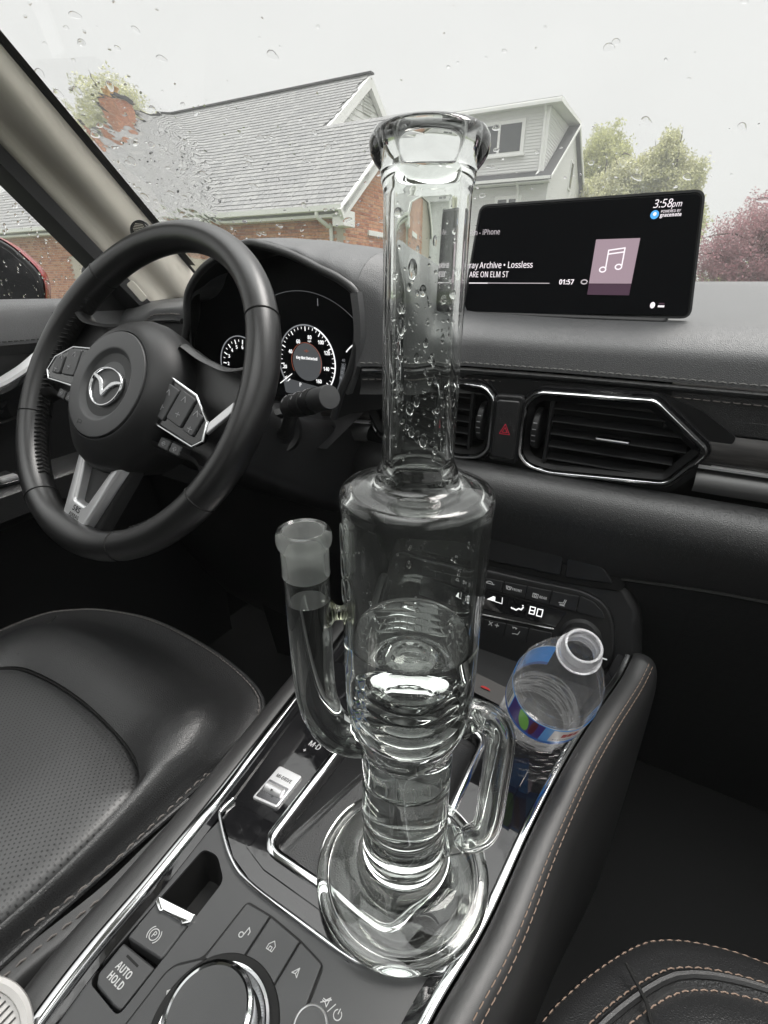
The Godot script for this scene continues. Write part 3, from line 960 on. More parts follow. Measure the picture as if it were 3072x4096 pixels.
	obj("panel", sheet(12, 12, func(a, b):
		var y := lerpf(0.322, -0.45, b)
		return Vector3(-0.766 + 0.02 * sin(PI * minf(1.0, b * 2.2)) * 1.0, y, lerpf(-0.5, 0.8, a))), M.dull_black, d, 80)
	var pull := smooth([Vector3(-0.735, 0.262, 0.05), Vector3(-0.722, 0.283, -0.10), Vector3(-0.722, 0.300, -0.155), Vector3(-0.724, 0.325, -0.20), Vector3(-0.735, 0.345, -0.24)], 6)
	obj("pull_handle", sweep(pull, [Vector2(-0.008, 0.004), Vector2(0.008, 0.004), Vector2(0.010, 0.0), Vector2(0.008, -0.004), Vector2(-0.008, -0.004)], Vector3(0.2, 1, 0.3)), M.satin_metal, d)
	obj("pull_shell", sweep(smooth([Vector3(-0.742, 0.225, 0.05), Vector3(-0.735, 0.25, -0.10), Vector3(-0.735, 0.262, -0.155), Vector3(-0.738, 0.29, -0.21), Vector3(-0.75, 0.33, -0.26)], 6), [Vector2(-0.02, 0.022), Vector2(0.008, 0.022), Vector2(0.012, 0.0), Vector2(0.006, -0.02), Vector2(-0.02, -0.02)], Vector3(0.2, 1, 0.3)), M.gloss_black, d)
	var arm := obj("armrest", sweep([Vector3(-0.72, 0.135, 0.6), Vector3(-0.72, 0.142, -0.05), Vector3(-0.73, 0.147, -0.20), Vector3(-0.755, 0.15, -0.28)], [Vector2(-0.05, 0.012), Vector2(0.03, 0.014), Vector2(0.046, 0.004), Vector2(0.046, -0.03), Vector2(0.0, -0.06), Vector2(-0.05, -0.07)]), M.leather, d)
	obj("switch_plate", box(Vector3(0.05, 0.006, 0.13), Vector3(-0.712, 0.158, -0.06), 0.003), M.gloss_black, d)
	for k in 2:
		for j in 2:
			obj("window_switch", box(Vector3(0.016, 0.008, 0.022), Vector3(-0.722 + j * 0.021, 0.163, -0.095 + k * 0.034), 0.003), M.satin_metal if j else M.black_plastic, d)
	# door mirror
	var mr := thing("door_mirror", "red door mirror with wet dark glass outside the driver's window", "mirror", Vector3(-1.125, 0.435, -0.335))
	var mb := Basis(Vector3.UP, 0.80)
	mr.basis = mb
	var mpoly := rp([Vector2(-0.13, -0.07), Vector2(0.085, -0.075), Vector2(0.102, 0.0), Vector2(0.05, 0.062), Vector2(-0.05, 0.095), Vector2(-0.13, 0.10)], 0.03, 5)
	var rings := []
	for q in [[1.0, 0.0], [1.008, -0.014], [0.96, -0.05], [0.75, -0.085], [0.35, -0.10]]:
		var ring := PackedVector3Array()
		for p in mpoly: ring.append(Vector3(p.x * q[0], p.y * q[0], q[1]))
		rings.append(ring)
	obj("shell", Geo.new().grid(rings, true, false, false, true).fix(), M.red_paint, mr, 60)
	obj("bezel", Geo.new().add(prism(inset(mpoly, 0.003), 0.006, 0.003)), M.rubber, mr)
	obj("glass", Geo.new().add(prism(inset(mpoly, 0.012), 0.0015, 0.0005), Transform3D(Basis(), Vector3(0, 0, 0.006))), M.mirror_glass, mr)
	obj("stalk", box(Vector3(0.09, 0.03, 0.05), Vector3(0.12, -0.075, -0.04), 0.01), M.rubber, mr)
	# the rest of the cabin, seen in reflections
	var rf := thing("car_roof", "beige headliner of the car above the seats", "roof")
	for q in [[-0.56, 0.56, -9.0, 0.06], [-0.56, -0.36, 0.06, 0.66], [0.36, 0.56, 0.06, 0.66], [-0.56, 0.56, 0.66, 1.9]]:       # the gap between them is an added, unseen sunroof letting skylight brighten the cabin
		obj("headliner", slab(12, 8, Vector3(0, 0.04, 0), func(a, b):
			var x := lerpf(q[0], q[1], a)
			var z0: float = q[2] if q[2] > -1.0 else -0.10 + 0.1 * pow(x / 0.56, 2.0)
			return Vector3(-0.055 + x, 0.845 - 0.05 * pow(x / 0.56, 2.0), lerpf(z0, q[3], b))), M.headliner, rf)
	obj("added_sunroof_glass", sheet(2, 2, func(a, b): return Vector3(-0.055 + lerpf(-0.37, 0.37, a), 0.868, lerpf(0.05, 0.67, b))), M.window_glass, rf)
	var fl := obj("cabin_floor", box(Vector3(1.6, 0.05, 3.0), Vector3(-0.055, -0.43, 0.5)), M.carpet, self)
	fl.set_meta("kind", "structure")
	fl.set_meta("label", "black carpet in the footwells of the car")
	var rd2 := thing("passenger_door", "black passenger door panel closing the footwell", "door")
	obj("panel", box(Vector3(0.06, 0.82, 2.6), Vector3(0.70, -0.02, 0.5), 0.02), M.dull_black, rd2)
	obj("window_frame", tube([Vector3(0.69, 0.39, -0.50), Vector3(0.50, 0.80, 0.0), Vector3(0.50, 0.80, 1.8)], 0.025, 10), M.pillar_trim, rd2)
	var bw := thing("rear_bulkhead", "dark rear seat back at the end of the cabin", "seat")
	obj("seat_back", box(Vector3(1.4, 0.9, 0.2), Vector3(-0.055, 0.0, 1.5), 0.05), M.leather, bw)
	obj("tailgate_frame", box(Vector3(1.4, 0.06, 0.06), Vector3(-0.055, 0.46, 1.9), 0.02), M.pillar_trim, bw)
	for s in [-1, 1]:
		obj("rear_pillar", tube([Vector3(-0.055 + s * 0.72, 0.39, 1.35), Vector3(-0.055 + s * 0.56, 0.82, 1.2)], 0.12, 10), M.pillar_trim, bw)
	var fw := obj("firewall", box(Vector3(1.6, 0.8, 0.04), Vector3(-0.055, -0.04, -0.93)), M.carpet, self)
	fw.set_meta("kind", "structure")
	fw.set_meta("label", "black bulkhead in front of the pedals")
	for s in [-1, 1]:
		var kp := obj("footwell_side", box(Vector3(0.04, 0.84, 0.60), Vector3(-0.055 + s * 0.775, -0.04, -0.68)), M.carpet, self)
		kp.set_meta("kind", "structure")
		kp.set_meta("label", "black side lining of the footwell")
	var bn := thing("car_bonnet", "red bonnet of the car in front of the windscreen", "bonnet")
	obj("panel", slab(10, 10, Vector3(0, -0.02, 0), func(a, b): return Vector3(-0.055 + lerpf(-0.8, 0.8, a), 0.31 - 0.28 * b * b - 0.05 * pow(lerpf(-1, 1, a), 2.0), lerpf(-0.97, -1.9, b))), M.red_paint, bn)

# ---------------------------------------------------------------- dashboard
func lut(xs: Array, x: float) -> float:                            # [[x, y], ...] piecewise, smoothed
	if x <= xs[0][0]: return xs[0][1]
	for i in xs.size() - 1:
		if x <= xs[i + 1][0]:
			var s: float = (x - xs[i][0]) / (xs[i + 1][0] - xs[i][0])
			return lerpf(xs[i][1], xs[i + 1][1], s * s * (3.0 - 2.0 * s))
	return xs[xs.size() - 1][1]

const HOOD_TOP := [[-0.62, 0.392], [-0.575, 0.398], [-0.558, 0.412], [-0.53, 0.440], [-0.49, 0.459], [-0.44, 0.473], [-0.397, 0.478], [-0.353, 0.475], [-0.30, 0.468], [-0.25, 0.460], [-0.215, 0.452], [-0.19, 0.424], [-0.162, 0.3885], [0.0, 0.386]]
const LIP := [Vector2(-0.289, 0.255), Vector2(-0.276, 0.29), Vector2(-0.260, 0.32), Vector2(-0.250, 0.352), Vector2(-0.247, 0.385), Vector2(-0.249, 0.410), Vector2(-0.272, 0.426), Vector2(-0.303, 0.438), Vector2(-0.344, 0.4535), Vector2(-0.387, 0.4645), Vector2(-0.417, 0.468), Vector2(-0.461, 0.457), Vector2(-0.504, 0.440), Vector2(-0.535, 0.417), Vector2(-0.548, 0.397), Vector2(-0.556, 0.365), Vector2(-0.570, 0.330), Vector2(-0.575, 0.28), Vector2(-0.55, 0.245)]

func pad_point(x: float, k: float) -> Vector3:                     # k 0 at the windscreen, 1 at the lower front edge
	var zf := lut([[-0.85, -0.36], [-0.60, -0.345], [-0.55, -0.330], [-0.25, -0.330], [-0.225, -0.345], [-0.13, -0.412], [0.0, -0.420], [0.75, -0.415]], x)
	var top := lut(HOOD_TOP, x)
	var low := lut([[-0.86, 0.315], [-0.70, 0.364], [-0.64, 0.382], [-0.60, 0.384]], x) if x < -0.55 else 0.327
	if x > -0.552 and x < -0.2485:
		low = lut([[-0.552, 0.385], [-0.535, 0.420], [-0.504, 0.444], [-0.461, 0.461], [-0.417, 0.472], [-0.387, 0.469], [-0.344, 0.458], [-0.303, 0.442], [-0.272, 0.430], [-0.2485, 0.414]], x)
	var far := lut([[-0.8, 0.44], [-0.5, 0.452], [-0.2, 0.44], [0.05, 0.430], [0.75, 0.432]], x)
	var hood := x > -0.552 and x < -0.2485
	var knee := low if x < -0.2485 else lerpf(0.414, top - (top - low) * 0.62, smoothstep(-0.2485, -0.205, x))      # where the roll of the pad ends
	var drop := top - knee
	if hood: k *= 0.90
	var zz: Array = [[0.0, -0.93], [0.22, -0.80], [0.45, zf - 0.20], [0.62, zf - 0.095], [0.72, zf - 0.052], [0.80, zf - 0.022], [0.86, zf - 0.004], [0.90, zf], [1.0, zf + (0.0 if x < -0.2485 else 0.003)]]
	var yy: Array = [[0.0, far], [0.22, lerpf(far, top, 0.35)], [0.45, lerpf(far, top, 0.85)], [0.62, top], [0.72, top - drop * 0.08], [0.80, top - drop * 0.34], [0.86, top - drop * 0.72], [0.90, knee], [1.0, low - (0.0 if x > -0.2485 else 0.012)]]
	var y := 0.0
	var z := 0.0
	for i in 8:
		if k <= zz[i + 1][0] + 0.0001:
			var s: float = (k - zz[i][0]) / (zz[i + 1][0] - zz[i][0])
			var m := [maxi(i - 1, 0), i, i + 1, mini(i + 2, 8)]
			z = cubic(zz[m[0]][1], zz[m[1]][1], zz[m[2]][1], zz[m[3]][1], s)
			y = cubic(yy[m[0]][1], yy[m[1]][1], yy[m[2]][1], yy[m[3]][1], s)
			break
	return Vector3(x, y, z)

func cubic(a: float, b: float, c: float, d: float, s: float) -> float:
	return b + (c - a) * 0.5 * s + (a - b * 2.5 + c * 2.0 - d * 0.5) * s * s + ((d - a) * 0.5 + (b - c) * 1.5) * s * s * s

func dashboard() -> Node3D:
	var d := thing("dashboard", "dark grey stitched dashboard with padded top and black lower panels", "dashboard")
	for span in [[-0.775, -0.5521, 14], [-0.552, -0.2487, 40], [-0.2484, 0.75, 60]]:
		obj("top_pad", sheet(span[2], 40, func(a, b): return pad_point(lerpf(span[0], span[1], a), b)), M.pad, d, 75)
	# lip of the instrument hood and its inside
	var lip3 := v3(LIP, -0.331)
	var rim := smooth(lip3, 5)
	obj("hood_lip", tube(rim, 0.0055, 10), M.leather, d)
	var inner := []
	var deep := []
	var mid := []
	for p in rim:
		inner.append(Vector3(p.x, p.y - 0.002, -0.333))
		mid.append(Vector3(-0.398 + (p.x + 0.398) * 1.10, 0.33 + (p.y - 0.33) * 0.97, -0.365))
		deep.append(Vector3(-0.398 + (p.x + 0.398) * 1.42, 0.33 + (p.y - 0.33) * 0.93, -0.412))
	obj("hood_lining", Geo.new().grid([PackedVector3Array(inner), PackedVector3Array(mid), PackedVector3Array(deep)], false), M.dull_black, d, 60)
	obj("hood_edge", sweep(smooth([Vector3(-0.2475, 0.412, -0.326), Vector3(-0.2445, 0.385, -0.327), Vector3(-0.2465, 0.352, -0.330), Vector3(-0.256, 0.322, -0.333), Vector3(-0.271, 0.291, -0.337)], 5), [Vector2(-0.005, 0.004), Vector2(0.005, 0.004), Vector2(0.006, -0.006), Vector2(-0.006, -0.006)], Vector3(0, 0, 1)), M.pad, d)
	# seam under the pad
	var seam := []
	for i in 60:
		var x := lerpf(-0.244, 0.75, i / 59.0)
		seam.append(pad_point(x, 1.0))
	var lift := Vector3(0, 0.5, 0.85)
	obj("piping", tube(seam.map(func(p): return p + Vector3(0, -0.006, -0.0035)), 0.0035, 8), M.leather, d)
	obj("stitching", stitches(seam.map(func(p): return p + Vector3(0, 0.004, 0.0008)), 0.0062, 0.0028, 0.0019, lift), M.thread_light, d, 60, "stuff")
	obj("stitching", stitches(seam.map(func(p): return p + Vector3(0, -0.0165, -0.0045)), 0.0062, 0.0028, 0.0016, Vector3(0, 0, 1)), M.thread_grey, d, 60, "stuff")
	obj("seam_band", sheet(40, 3, func(a, b):
		var p := pad_point(lerpf(-0.2484, 0.75, a), 1.0)
		return p + Vector3(0, -0.008 - 0.028 * b, -0.006 - 0.004 * sin(b * 3.0))), M.leather, d)
	var seam2 := []
	for i in 20: seam2.append(pad_point(lerpf(-0.775, -0.57, i / 19.0), 1.0))
	obj("piping", tube(seam2.map(func(p): return p + Vector3(0, -0.004, 0)), 0.004, 8), M.leather, d)
	obj("stitching", stitches(seam2.map(func(p): return p + Vector3(0, 0.005, 0.002)), 0.006, 0.0028, 0.0018, lift), M.thread_grey, d, 60, "stuff")
	obj("side_panel", sheet(10, 6, func(a, b):
		var p := pad_point(lerpf(-0.775, -0.55, a), 1.0)
		return Vector3(p.x, lerpf(p.y - 0.006, 0.10, b), p.z - 0.004 + 0.03 * b)), M.black_plastic, d)
	# trim panel that carries the vents
	var tp := rp([Vector2(-0.36, 0.315), Vector2(-0.36, 0.200), Vector2(-0.27, 0.196), Vector2(0.125, 0.204), Vector2(0.158, 0.244), Vector2(0.172, 0.276), Vector2(0.135, 0.300), Vector2(0.09, 0.315)], 0.004, 2)
	var open_r := inset(vent_path(1.0, 0.0), 0.004)
	var open_l := inset(vent_path(-1.0, -0.1434), 0.004)
	var vp := Geo.new()
	var cuts := [-1.0, -0.19, -0.0717, 0.05, 1.0]
	for i in 4:
		var strip := PackedVector2Array([Vector2(cuts[i], -1), Vector2(cuts[i + 1], -1), Vector2(cuts[i + 1], 1), Vector2(cuts[i], 1)])
		for a in Geometry2D.intersect_polygons(tp, strip):
			for b in Geometry2D.clip_polygons(a, open_r if i > 1 else open_l):
				vp.add(prism(b, 0.012), Transform3D(Basis(), Vector3(0, 0, -0.426)))
	obj("vent_panel", vp, M.dull_black, d, 30)
	obj("upper_panel", box(Vector3(0.66, 0.05, 0.03), Vector3(0.43, 0.298, -0.438), 0.004), M.leather, d)
	# wood and metal strips either side
	for s in [0, 1]:
		var x0: float = 0.145 if s == 0 else -0.345
		var x1: float = 0.75 if s == 0 else -0.272
		var zz: float = -0.421 if s == 0 else -0.385
		var wood := [Vector2(0, 0.275), Vector2(0.008, 0.268), Vector2(0.010, 0.250), Vector2(0.006, 0.243)]
		var strip := [Vector2(0.004, 0.2425), Vector2(0.011, 0.2418), Vector2(0.011, 0.2392), Vector2(0.004, 0.2385)]
		var low := [Vector2(0.002, 0.2375), Vector2(0.013, 0.232), Vector2(0.018, 0.222), Vector2(0.014, 0.213)]
		var k := 0
		for prof in [wood, strip, low]:
			var lo := PackedVector3Array()
			var hi := PackedVector3Array()
			for q in prof:
				lo.append(Vector3(x0, q.y - (0.0 if s == 0 else 0.004), zz + q.x))
				hi.append(Vector3(x1, q.y + (0.003 if s == 0 else -0.004), zz + q.x + (0.0 if s == 0 else -0.02)))
			obj(["wood_trim", "metal_strip", "lower_trim"][k], Geo.new().grid([lo, hi], false), [M.wood, M.satin_metal, M.brushed_dark][k], d, 60)
			k += 1
	# lower roll and knee panel
	var roll := smooth([Vector2(0.204, -0.408), Vector2(0.1985, -0.392), Vector2(0.186, -0.377), Vector2(0.165, -0.369), Vector2(0.14, -0.372), Vector2(0.10, -0.382), Vector2(0.05, -0.40), Vector2(-0.10, -0.46), Vector2(-0.40, -0.60)], 4)
	obj("lower_roll", sheet(40, roll.size() - 1, func(a, b):
		var q: Vector2 = roll[int(round(b * (roll.size() - 1)))]
		var x := lerpf(-0.315, 0.75, a)
		var up := 0.003 * smoothstep(-0.1, 0.3, x)
		return Vector3(x, q.x + up, q.y - 0.02 * smoothstep(-0.27, -0.32, x))), M.leather, d, 75)
	obj("knee_panel", sheet(14, 10, func(a, b):
		var x := lerpf(-0.86, -0.30, a)
		return Vector3(x, lerpf(0.24, -0.30, b), -0.345 - 0.18 * b * b + 0.03 * sin(PI * a))), M.dull_black, d, 75)
	obj("footwell_panel", sheet(6, 8, func(a, b): return Vector3(lerpf(-0.60, -0.20, a), lerpf(0.10, -0.42, b), -0.392 - 0.10 * b - 0.02 * sin(PI * a))), M.dull_black, d, 75)
	# lidded tray above the climate panel
	var lid := rp([Vector2(-0.21, 0.124), Vector2(0.03, 0.126), Vector2(0.066, 0.1225), Vector2(0.086, 0.108), Vector2(0.098, 0.086), Vector2(0.035, 0.078), Vector2(-0.21, 0.066)], 0.006, 4)
	var face := Basis(Vector3(1, 0, 0), -0.16)
	var tl := obj("tray_surround", Geo.new().add(prism(inset(lid, -0.007), 0.008, 0.002), Transform3D(face, Vector3(0, -0.003, -0.3765))), M.groove, d)
	obj("tray_lid", Geo.new().add(prism(rp([Vector2(-0.20, 0.118), Vector2(0.026, 0.120), Vector2(0.029, 0.083), Vector2(-0.20, 0.071)], 0.004, 3), 0.0055, 0.0018), Transform3D(face, Vector3(0, -0.003, -0.3685))), M.black_plastic, tl)
	obj("tray_end", Geo.new().add(prism(rp([Vector2(0.032, 0.1195), Vector2(0.062, 0.1165), Vector2(0.080, 0.104), Vector2(0.091, 0.0905), Vector2(0.034, 0.083)], 0.004, 3), 0.0050, 0.0015), Transform3D(face, Vector3(0, -0.003, -0.3685))), M.black_plastic, tl)
	# centre stack below
	var cs := rp([Vector2(-0.235, 0.085), Vector2(0.10, 0.085), Vector2(0.128, 0.05), Vector2(0.145, -0.03), Vector2(0.15, -0.2), Vector2(-0.26, -0.2)], 0.02, 4)
	obj("centre_stack", Geo.new().add(prism(cs, 0.05, 0.01), Transform3D(Basis(Vector3(1, 0, 0), -0.32), Vector3(0, -0.002, -0.412))), M.black_plastic, d)
	obj("panel_gap", tube(smooth([Vector3(0.100, 0.096, -0.3795), Vector3(0.115, 0.0985, -0.3790), Vector3(0.24, 0.114, -0.3765), Vector3(0.5, 0.118, -0.3755), Vector3(0.75, 0.118, -0.3755)], 5), 0.0022, 6), M.groove, d)
	# air vents
	vent(d, 1.0, 0.0)
	vent(d, -1.0, -0.1434)
	# hazard switch
	var hz := obj("hazard_surround", Geo.new().add(prism(rp([Vector2(-0.0905, 0.296), Vector2(-0.0535, 0.297), Vector2(-0.0535, 0.209), Vector2(-0.0905, 0.209)], 0.006), 0.012, 0.003), Transform3D(Basis(), Vector3(0, 0, -0.416))), M.black_plastic, d)
	obj("hazard_switch", Geo.new().add(prism(rp([Vector2(-0.0862, 0.290), Vector2(-0.0575, 0.291), Vector2(-0.0570, 0.2155), Vector2(-0.0868, 0.2155)], 0.004), 0.005, 0.0015), Transform3D(Basis(), Vector3(0, 0, -0.4065))), M.leather, hz)
	var tri := [Vector2(-0.0788, 0.2475), Vector2(-0.0656, 0.2478), Vector2(-0.0722, 0.2605), Vector2(-0.0788, 0.2475)]
	var tri2 := [Vector2(-0.0755, 0.2498), Vector2(-0.0688, 0.2499), Vector2(-0.0722, 0.2562), Vector2(-0.0755, 0.2498)]
	obj("hazard_triangle", Geo.new().add(ribbon([tri, tri2], 0.0008, 0.0003), Transform3D(Basis(), Vector3(0, 0, -0.4014))), M.hazard_red, hz)
	return d

func vent_path(s: float, shift: float) -> PackedVector2Array:
	var x := func(v: float) -> float: return v * s + shift
	return rp([Vector2(x.call(-0.0515), 0.2900), Vector2(x.call(-0.0375), 0.3030), Vector2(x.call(0.0885), 0.3070), Vector2(x.call(0.1485), 0.2597), Vector2(x.call(0.1190), 0.2165), Vector2(x.call(-0.0110), 0.2055), Vector2(x.call(-0.0380), 0.2100), Vector2(x.call(-0.0510), 0.2230)], 0.008, 4)

func vent(d: Node3D, s: float, shift: float) -> void:
	var x := func(v: float) -> float: return v * s + shift
	var path := vent_path(s, shift)
	var v := Node3D.new()
	v.name = "air_vent" if s > 0 else "air_vent_001"
	d.add_child(v)
	obj("surround", Geo.new().grid([PackedVector3Array(v3(inset(path, -0.0080), -0.4145)), PackedVector3Array(v3(inset(path, -0.0065), -0.4095)), PackedVector3Array(v3(inset(path, 0.003), -0.4085))]), M.gloss_black, v)
	obj("chrome_frame", sweep(v3(path, -0.4065), [Vector2(-0.0032, -0.003), Vector2(0.0032, -0.003), Vector2(0.0032, 0.0012), Vector2(0.0012, 0.0038), Vector2(-0.0012, 0.0038), Vector2(-0.0032, 0.0012)], Vector3(0, 0, 1), true), M.chrome, v)
	var hole := inset(path, 0.005)
	var far := inset(path, 0.008)
	obj("duct", Geo.new().grid([PackedVector3Array(v3(hole, -0.4075)), PackedVector3Array(v3(far, -0.43)), PackedVector3Array(v3(inset(path, 0.010), -0.455))], true, false, false, true), M.groove, v)
	obj("inner_bezel", Geo.new().grid([PackedVector3Array(v3(inset(path, 0.004), -0.4062)), PackedVector3Array(v3(inset(path, 0.0105), -0.416))]), M.dull_black, v)
	for k in 5:
		var y := 0.2235 + k * 0.0160
		var right := lut([[0.2245, 0.113], [0.2600, 0.131], [0.2900, 0.103], [0.3100, 0.080]], y)
		var w := right + 0.018
		obj("slat", Geo.new().add(box(Vector3(w, 0.0016, 0.016), Vector3.ZERO, 0.0005), Transform3D(Basis(Vector3(1, 0, 0), 0.30), Vector3(x.call(-0.018 + w / 2), y, -0.4190))), M.black_plastic, v)
	obj("divider", box(Vector3(0.004, 0.078, 0.010), Vector3(x.call(-0.0205), 0.2545, -0.4150), 0.001), M.black_plastic, v)
	var th := obj("thumb_wheel", Geo.new().add(rod(Vector3(-0.004, 0, 0), Vector3(0.004, 0, 0), 0.026, 40, 0.001), Transform3D(Basis(), Vector3(x.call(-0.0355), 0.2553, -0.4262))), M.black_plastic, v)
	for k in 4:
		var a := -0.45 + k * 0.30
		obj("mark", Geo.new().add(box(Vector3(0.0048, 0.0010, 0.0008)), Transform3D(Basis(Vector3(1, 0, 0), -a), Vector3(x.call(-0.0355), 0.2553 + 0.0262 * sin(a), -0.4262 + 0.0262 * cos(a)))), M.print_grey, th)
	obj("tab", box(Vector3(0.038, 0.0042, 0.010), Vector3(x.call(0.054), 0.2560, -0.4110), 0.0018), M.dark_chrome, v)

func instruments() -> void:
	var c := thing("instrument_cluster", "dark instrument cluster with lit white speedometer behind the steering wheel", "gauges")
	var z := -0.405
	var fo := PackedVector2Array()
	for p in smooth(LIP, 3): fo.append(Vector2(-0.398 + (p.x + 0.398) * 1.46, 0.33 + (p.y - 0.33) * 0.95))
	obj("face", Geo.new().add(prism(fo, 0.004), Transform3D(Basis(), Vector3(0, 0, z - 0.006))), M.lens_black, c)
	var sc := Vector2(-0.389, 0.3125)
	var sp := Node3D.new()
	sp.name = "speedometer"
	c.add_child(sp)
	obj("rim", tube(v3(arc(sc, 0.0535, -38, 218, 48), z + 0.001), 0.0010, 6), M.display_grey, sp)
	obj("rim", tube(v3(arc(sc, 0.0535, -38, 70, 30), z + 0.0015), 0.0010, 6), M.display_white, sp)
	obj("inner_ring", tube(v3(arc(sc + Vector2(-0.001, 0.0), 0.0285, -30, 210, 40), z + 0.0004), 0.0005, 6), M.display_orange, sp)
	obj("dial", Geo.new().add(prism(PackedVector2Array(arc(sc, 0.0278, 0, 360, 40)), 0.0006), Transform3D(Basis(), Vector3(0, 0, z - 0.001))), M.display_dim, sp)
	var ticks := Geo.new()
	for i in 33:
		var a := deg_to_rad(218.0 - i * 8.0)
		var big := i % 4 == 0
		var d2 := Vector2(cos(a), sin(a))
		ticks.add(ribbon([[sc + d2 * (0.0455 if big else 0.0480), sc + d2 * 0.0510]], 0.0014 if big else 0.0007, 0.0004))
	obj("tick", Geo.new().add(ticks, Transform3D(Basis(), Vector3(0, 0, z))), M.display_white, sp, 38, "stuff")
	for q in [["0", -0.4340, 0.2845], ["20", -0.4330, 0.3030], ["40", -0.4200, 0.3265], ["60", -0.4035, 0.3420], ["80", -0.3815, 0.3490], ["100", -0.3610, 0.3430], ["120", -0.3505, 0.3285], ["140", -0.3530, 0.3055], ["160", -0.3680, 0.2860]]:
		words(q[0], 0.0056, Vector3(q[1], q[2] - 0.0028, z + 0.0002), Basis(), M.display_white, sp, "numeral", true, 0.85)
	words("mph", 0.0020, Vector3(-0.3820, 0.3425, z + 0.0002), Basis(), M.display_white, sp)
	words("Key Not Detected", 0.0042, Vector3(-0.3890, 0.3165, z + 0.0004), Basis(), M.display_white, sp, "message", true, 0.82)
	obj("key_icon", Geo.new().add(ribbon([[Vector2(-0.3925, 0.3290), Vector2(-0.3850, 0.3290)], [Vector2(-0.3888, 0.3272), Vector2(-0.3888, 0.3310)]], 0.0013, 0.0003), Transform3D(Basis(), Vector3(0, 0, z + 0.0003))), M.display_orange, sp)
	obj("needle", Geo.new().add(ribbon([[Vector2(-0.4440, 0.2766), Vector2(-0.4190, 0.2930)]], 0.0012, 0.0006), Transform3D(Basis(), Vector3(0, 0, z + 0.0012))), M.display_white, sp)
	obj("gear_bar", Geo.new().add(prism(rp([Vector2(-0.440, 0.286), Vector2(-0.360, 0.276), Vector2(-0.362, 0.262), Vector2(-0.436, 0.262)], 0.004), 0.0005), Transform3D(Basis(), Vector3(0, 0, z - 0.0008))), M.display_dim, sp)
	words("P", 0.0056, Vector3(-0.4045, 0.2745, z + 0.0002), Basis(), M.display_white, sp)
	# rev counter (left) and fuel gauge (right)
	var tc := Vector2(-0.526, 0.296)
	var ta := Node3D.new()
	ta.name = "rev_counter"
	c.add_child(ta)
	obj("rim", tube(v3(arc(tc, 0.0475, 20, 200, 30), z + 0.001), 0.0009, 6), M.display_grey, ta)
	ticks = Geo.new()
	for i in 15:
		var a := deg_to_rad(200.0 - i * 12.0)
		var d2 := Vector2(cos(a), sin(a))
		ticks.add(ribbon([[tc + d2 * (0.036 if i % 2 == 0 else 0.039), tc + d2 * 0.042]], 0.0016 if i % 2 == 0 else 0.0008, 0.0004))
	obj("tick", Geo.new().add(ticks, Transform3D(Basis(), Vector3(0, 0, z))), M.display_white, ta, 38, "stuff")
	for i in 7:
		var a := deg_to_rad(200.0 - i * 24.0)
		words(str(i + 1), 0.0055, Vector3(tc.x + cos(a) * 0.031, tc.y + sin(a) * 0.031 - 0.0028, z + 0.0002), Basis(), M.display_white, ta, "numeral", true)
	var fu := Node3D.new()
	fu.name = "fuel_gauge"
	c.add_child(fu)
	obj("rim", tube(v3(arc(Vector2(-0.279, 0.302), 0.0475, 30, 140, 24), z + 0.001), 0.0009, 6), M.display_white, fu)
	words("1.6", 0.0050, Vector3(-0.2930, 0.3300, z + 0.0002), Basis(), M.display_white, fu, "numeral", true, 0.8)
	obj("seat_belt_lamp", Geo.new().add(ribbon([[Vector2(-0.3085, 0.2935), Vector2(-0.3050, 0.2965), Vector2(-0.3060, 0.3000)], [Vector2(-0.3075, 0.2925), Vector2(-0.3045, 0.2925), Vector2(-0.3040, 0.2975)]], 0.0022, 0.0004), Transform3D(Basis(), Vector3(0, 0, z))), M.display_red, fu)
	obj("info_strip", Geo.new().add(prism(rp([Vector2(-0.3265, 0.312), Vector2(-0.3195, 0.312), Vector2(-0.3235, 0.284), Vector2(-0.3345, 0.262), Vector2(-0.3405, 0.266), Vector2(-0.3300, 0.288)], 0.003), 0.0004), Transform3D(Basis(), Vector3(0, 0, z - 0.0006))), M.display_dim, c)
	for q in [["40", 0.3205], ["362", 0.3140], ["mi", 0.3095]]:
		words(q[0], 0.0036, Vector3(-0.3215, q[1] - 0.002, z + 0.0002), Basis(), M.display_grey, c)
	obj("gear_mark", Geo.new().add(ribbon([arc(Vector2(-0.3246, 0.3030), 0.0018, 0, 360, 10), [Vector2(-0.3285, 0.2930), Vector2(-0.3285, 0.2968), Vector2(-0.3260, 0.2930), Vector2(-0.3260, 0.2968)]], 0.0006, 0.0003), Transform3D(Basis(), Vector3(0, 0, z))), M.display_grey, c)
	obj("lens_arc", tube(v3(arc(Vector2(-0.398, 0.262), 0.150, 30, 128, 40), z + 0.0006), 0.0005, 5), M.display_dim, c)
	obj("lens_tick", box(Vector3(0.0008, 0.010, 0.0004), Vector3(-0.3631, 0.3974, z + 0.0006)), M.display_grey, c)
	# shiny dark shroud under the dials
	obj("shroud", sheet(16, 6, func(a, b): return Vector3(lerpf(-0.57, -0.28, a), lerpf(0.256, 0.222, b) - 0.01 * cos((a - 0.5) * 3.0), lerpf(-0.404, -0.30, b))), M.dull_black, c, 70)

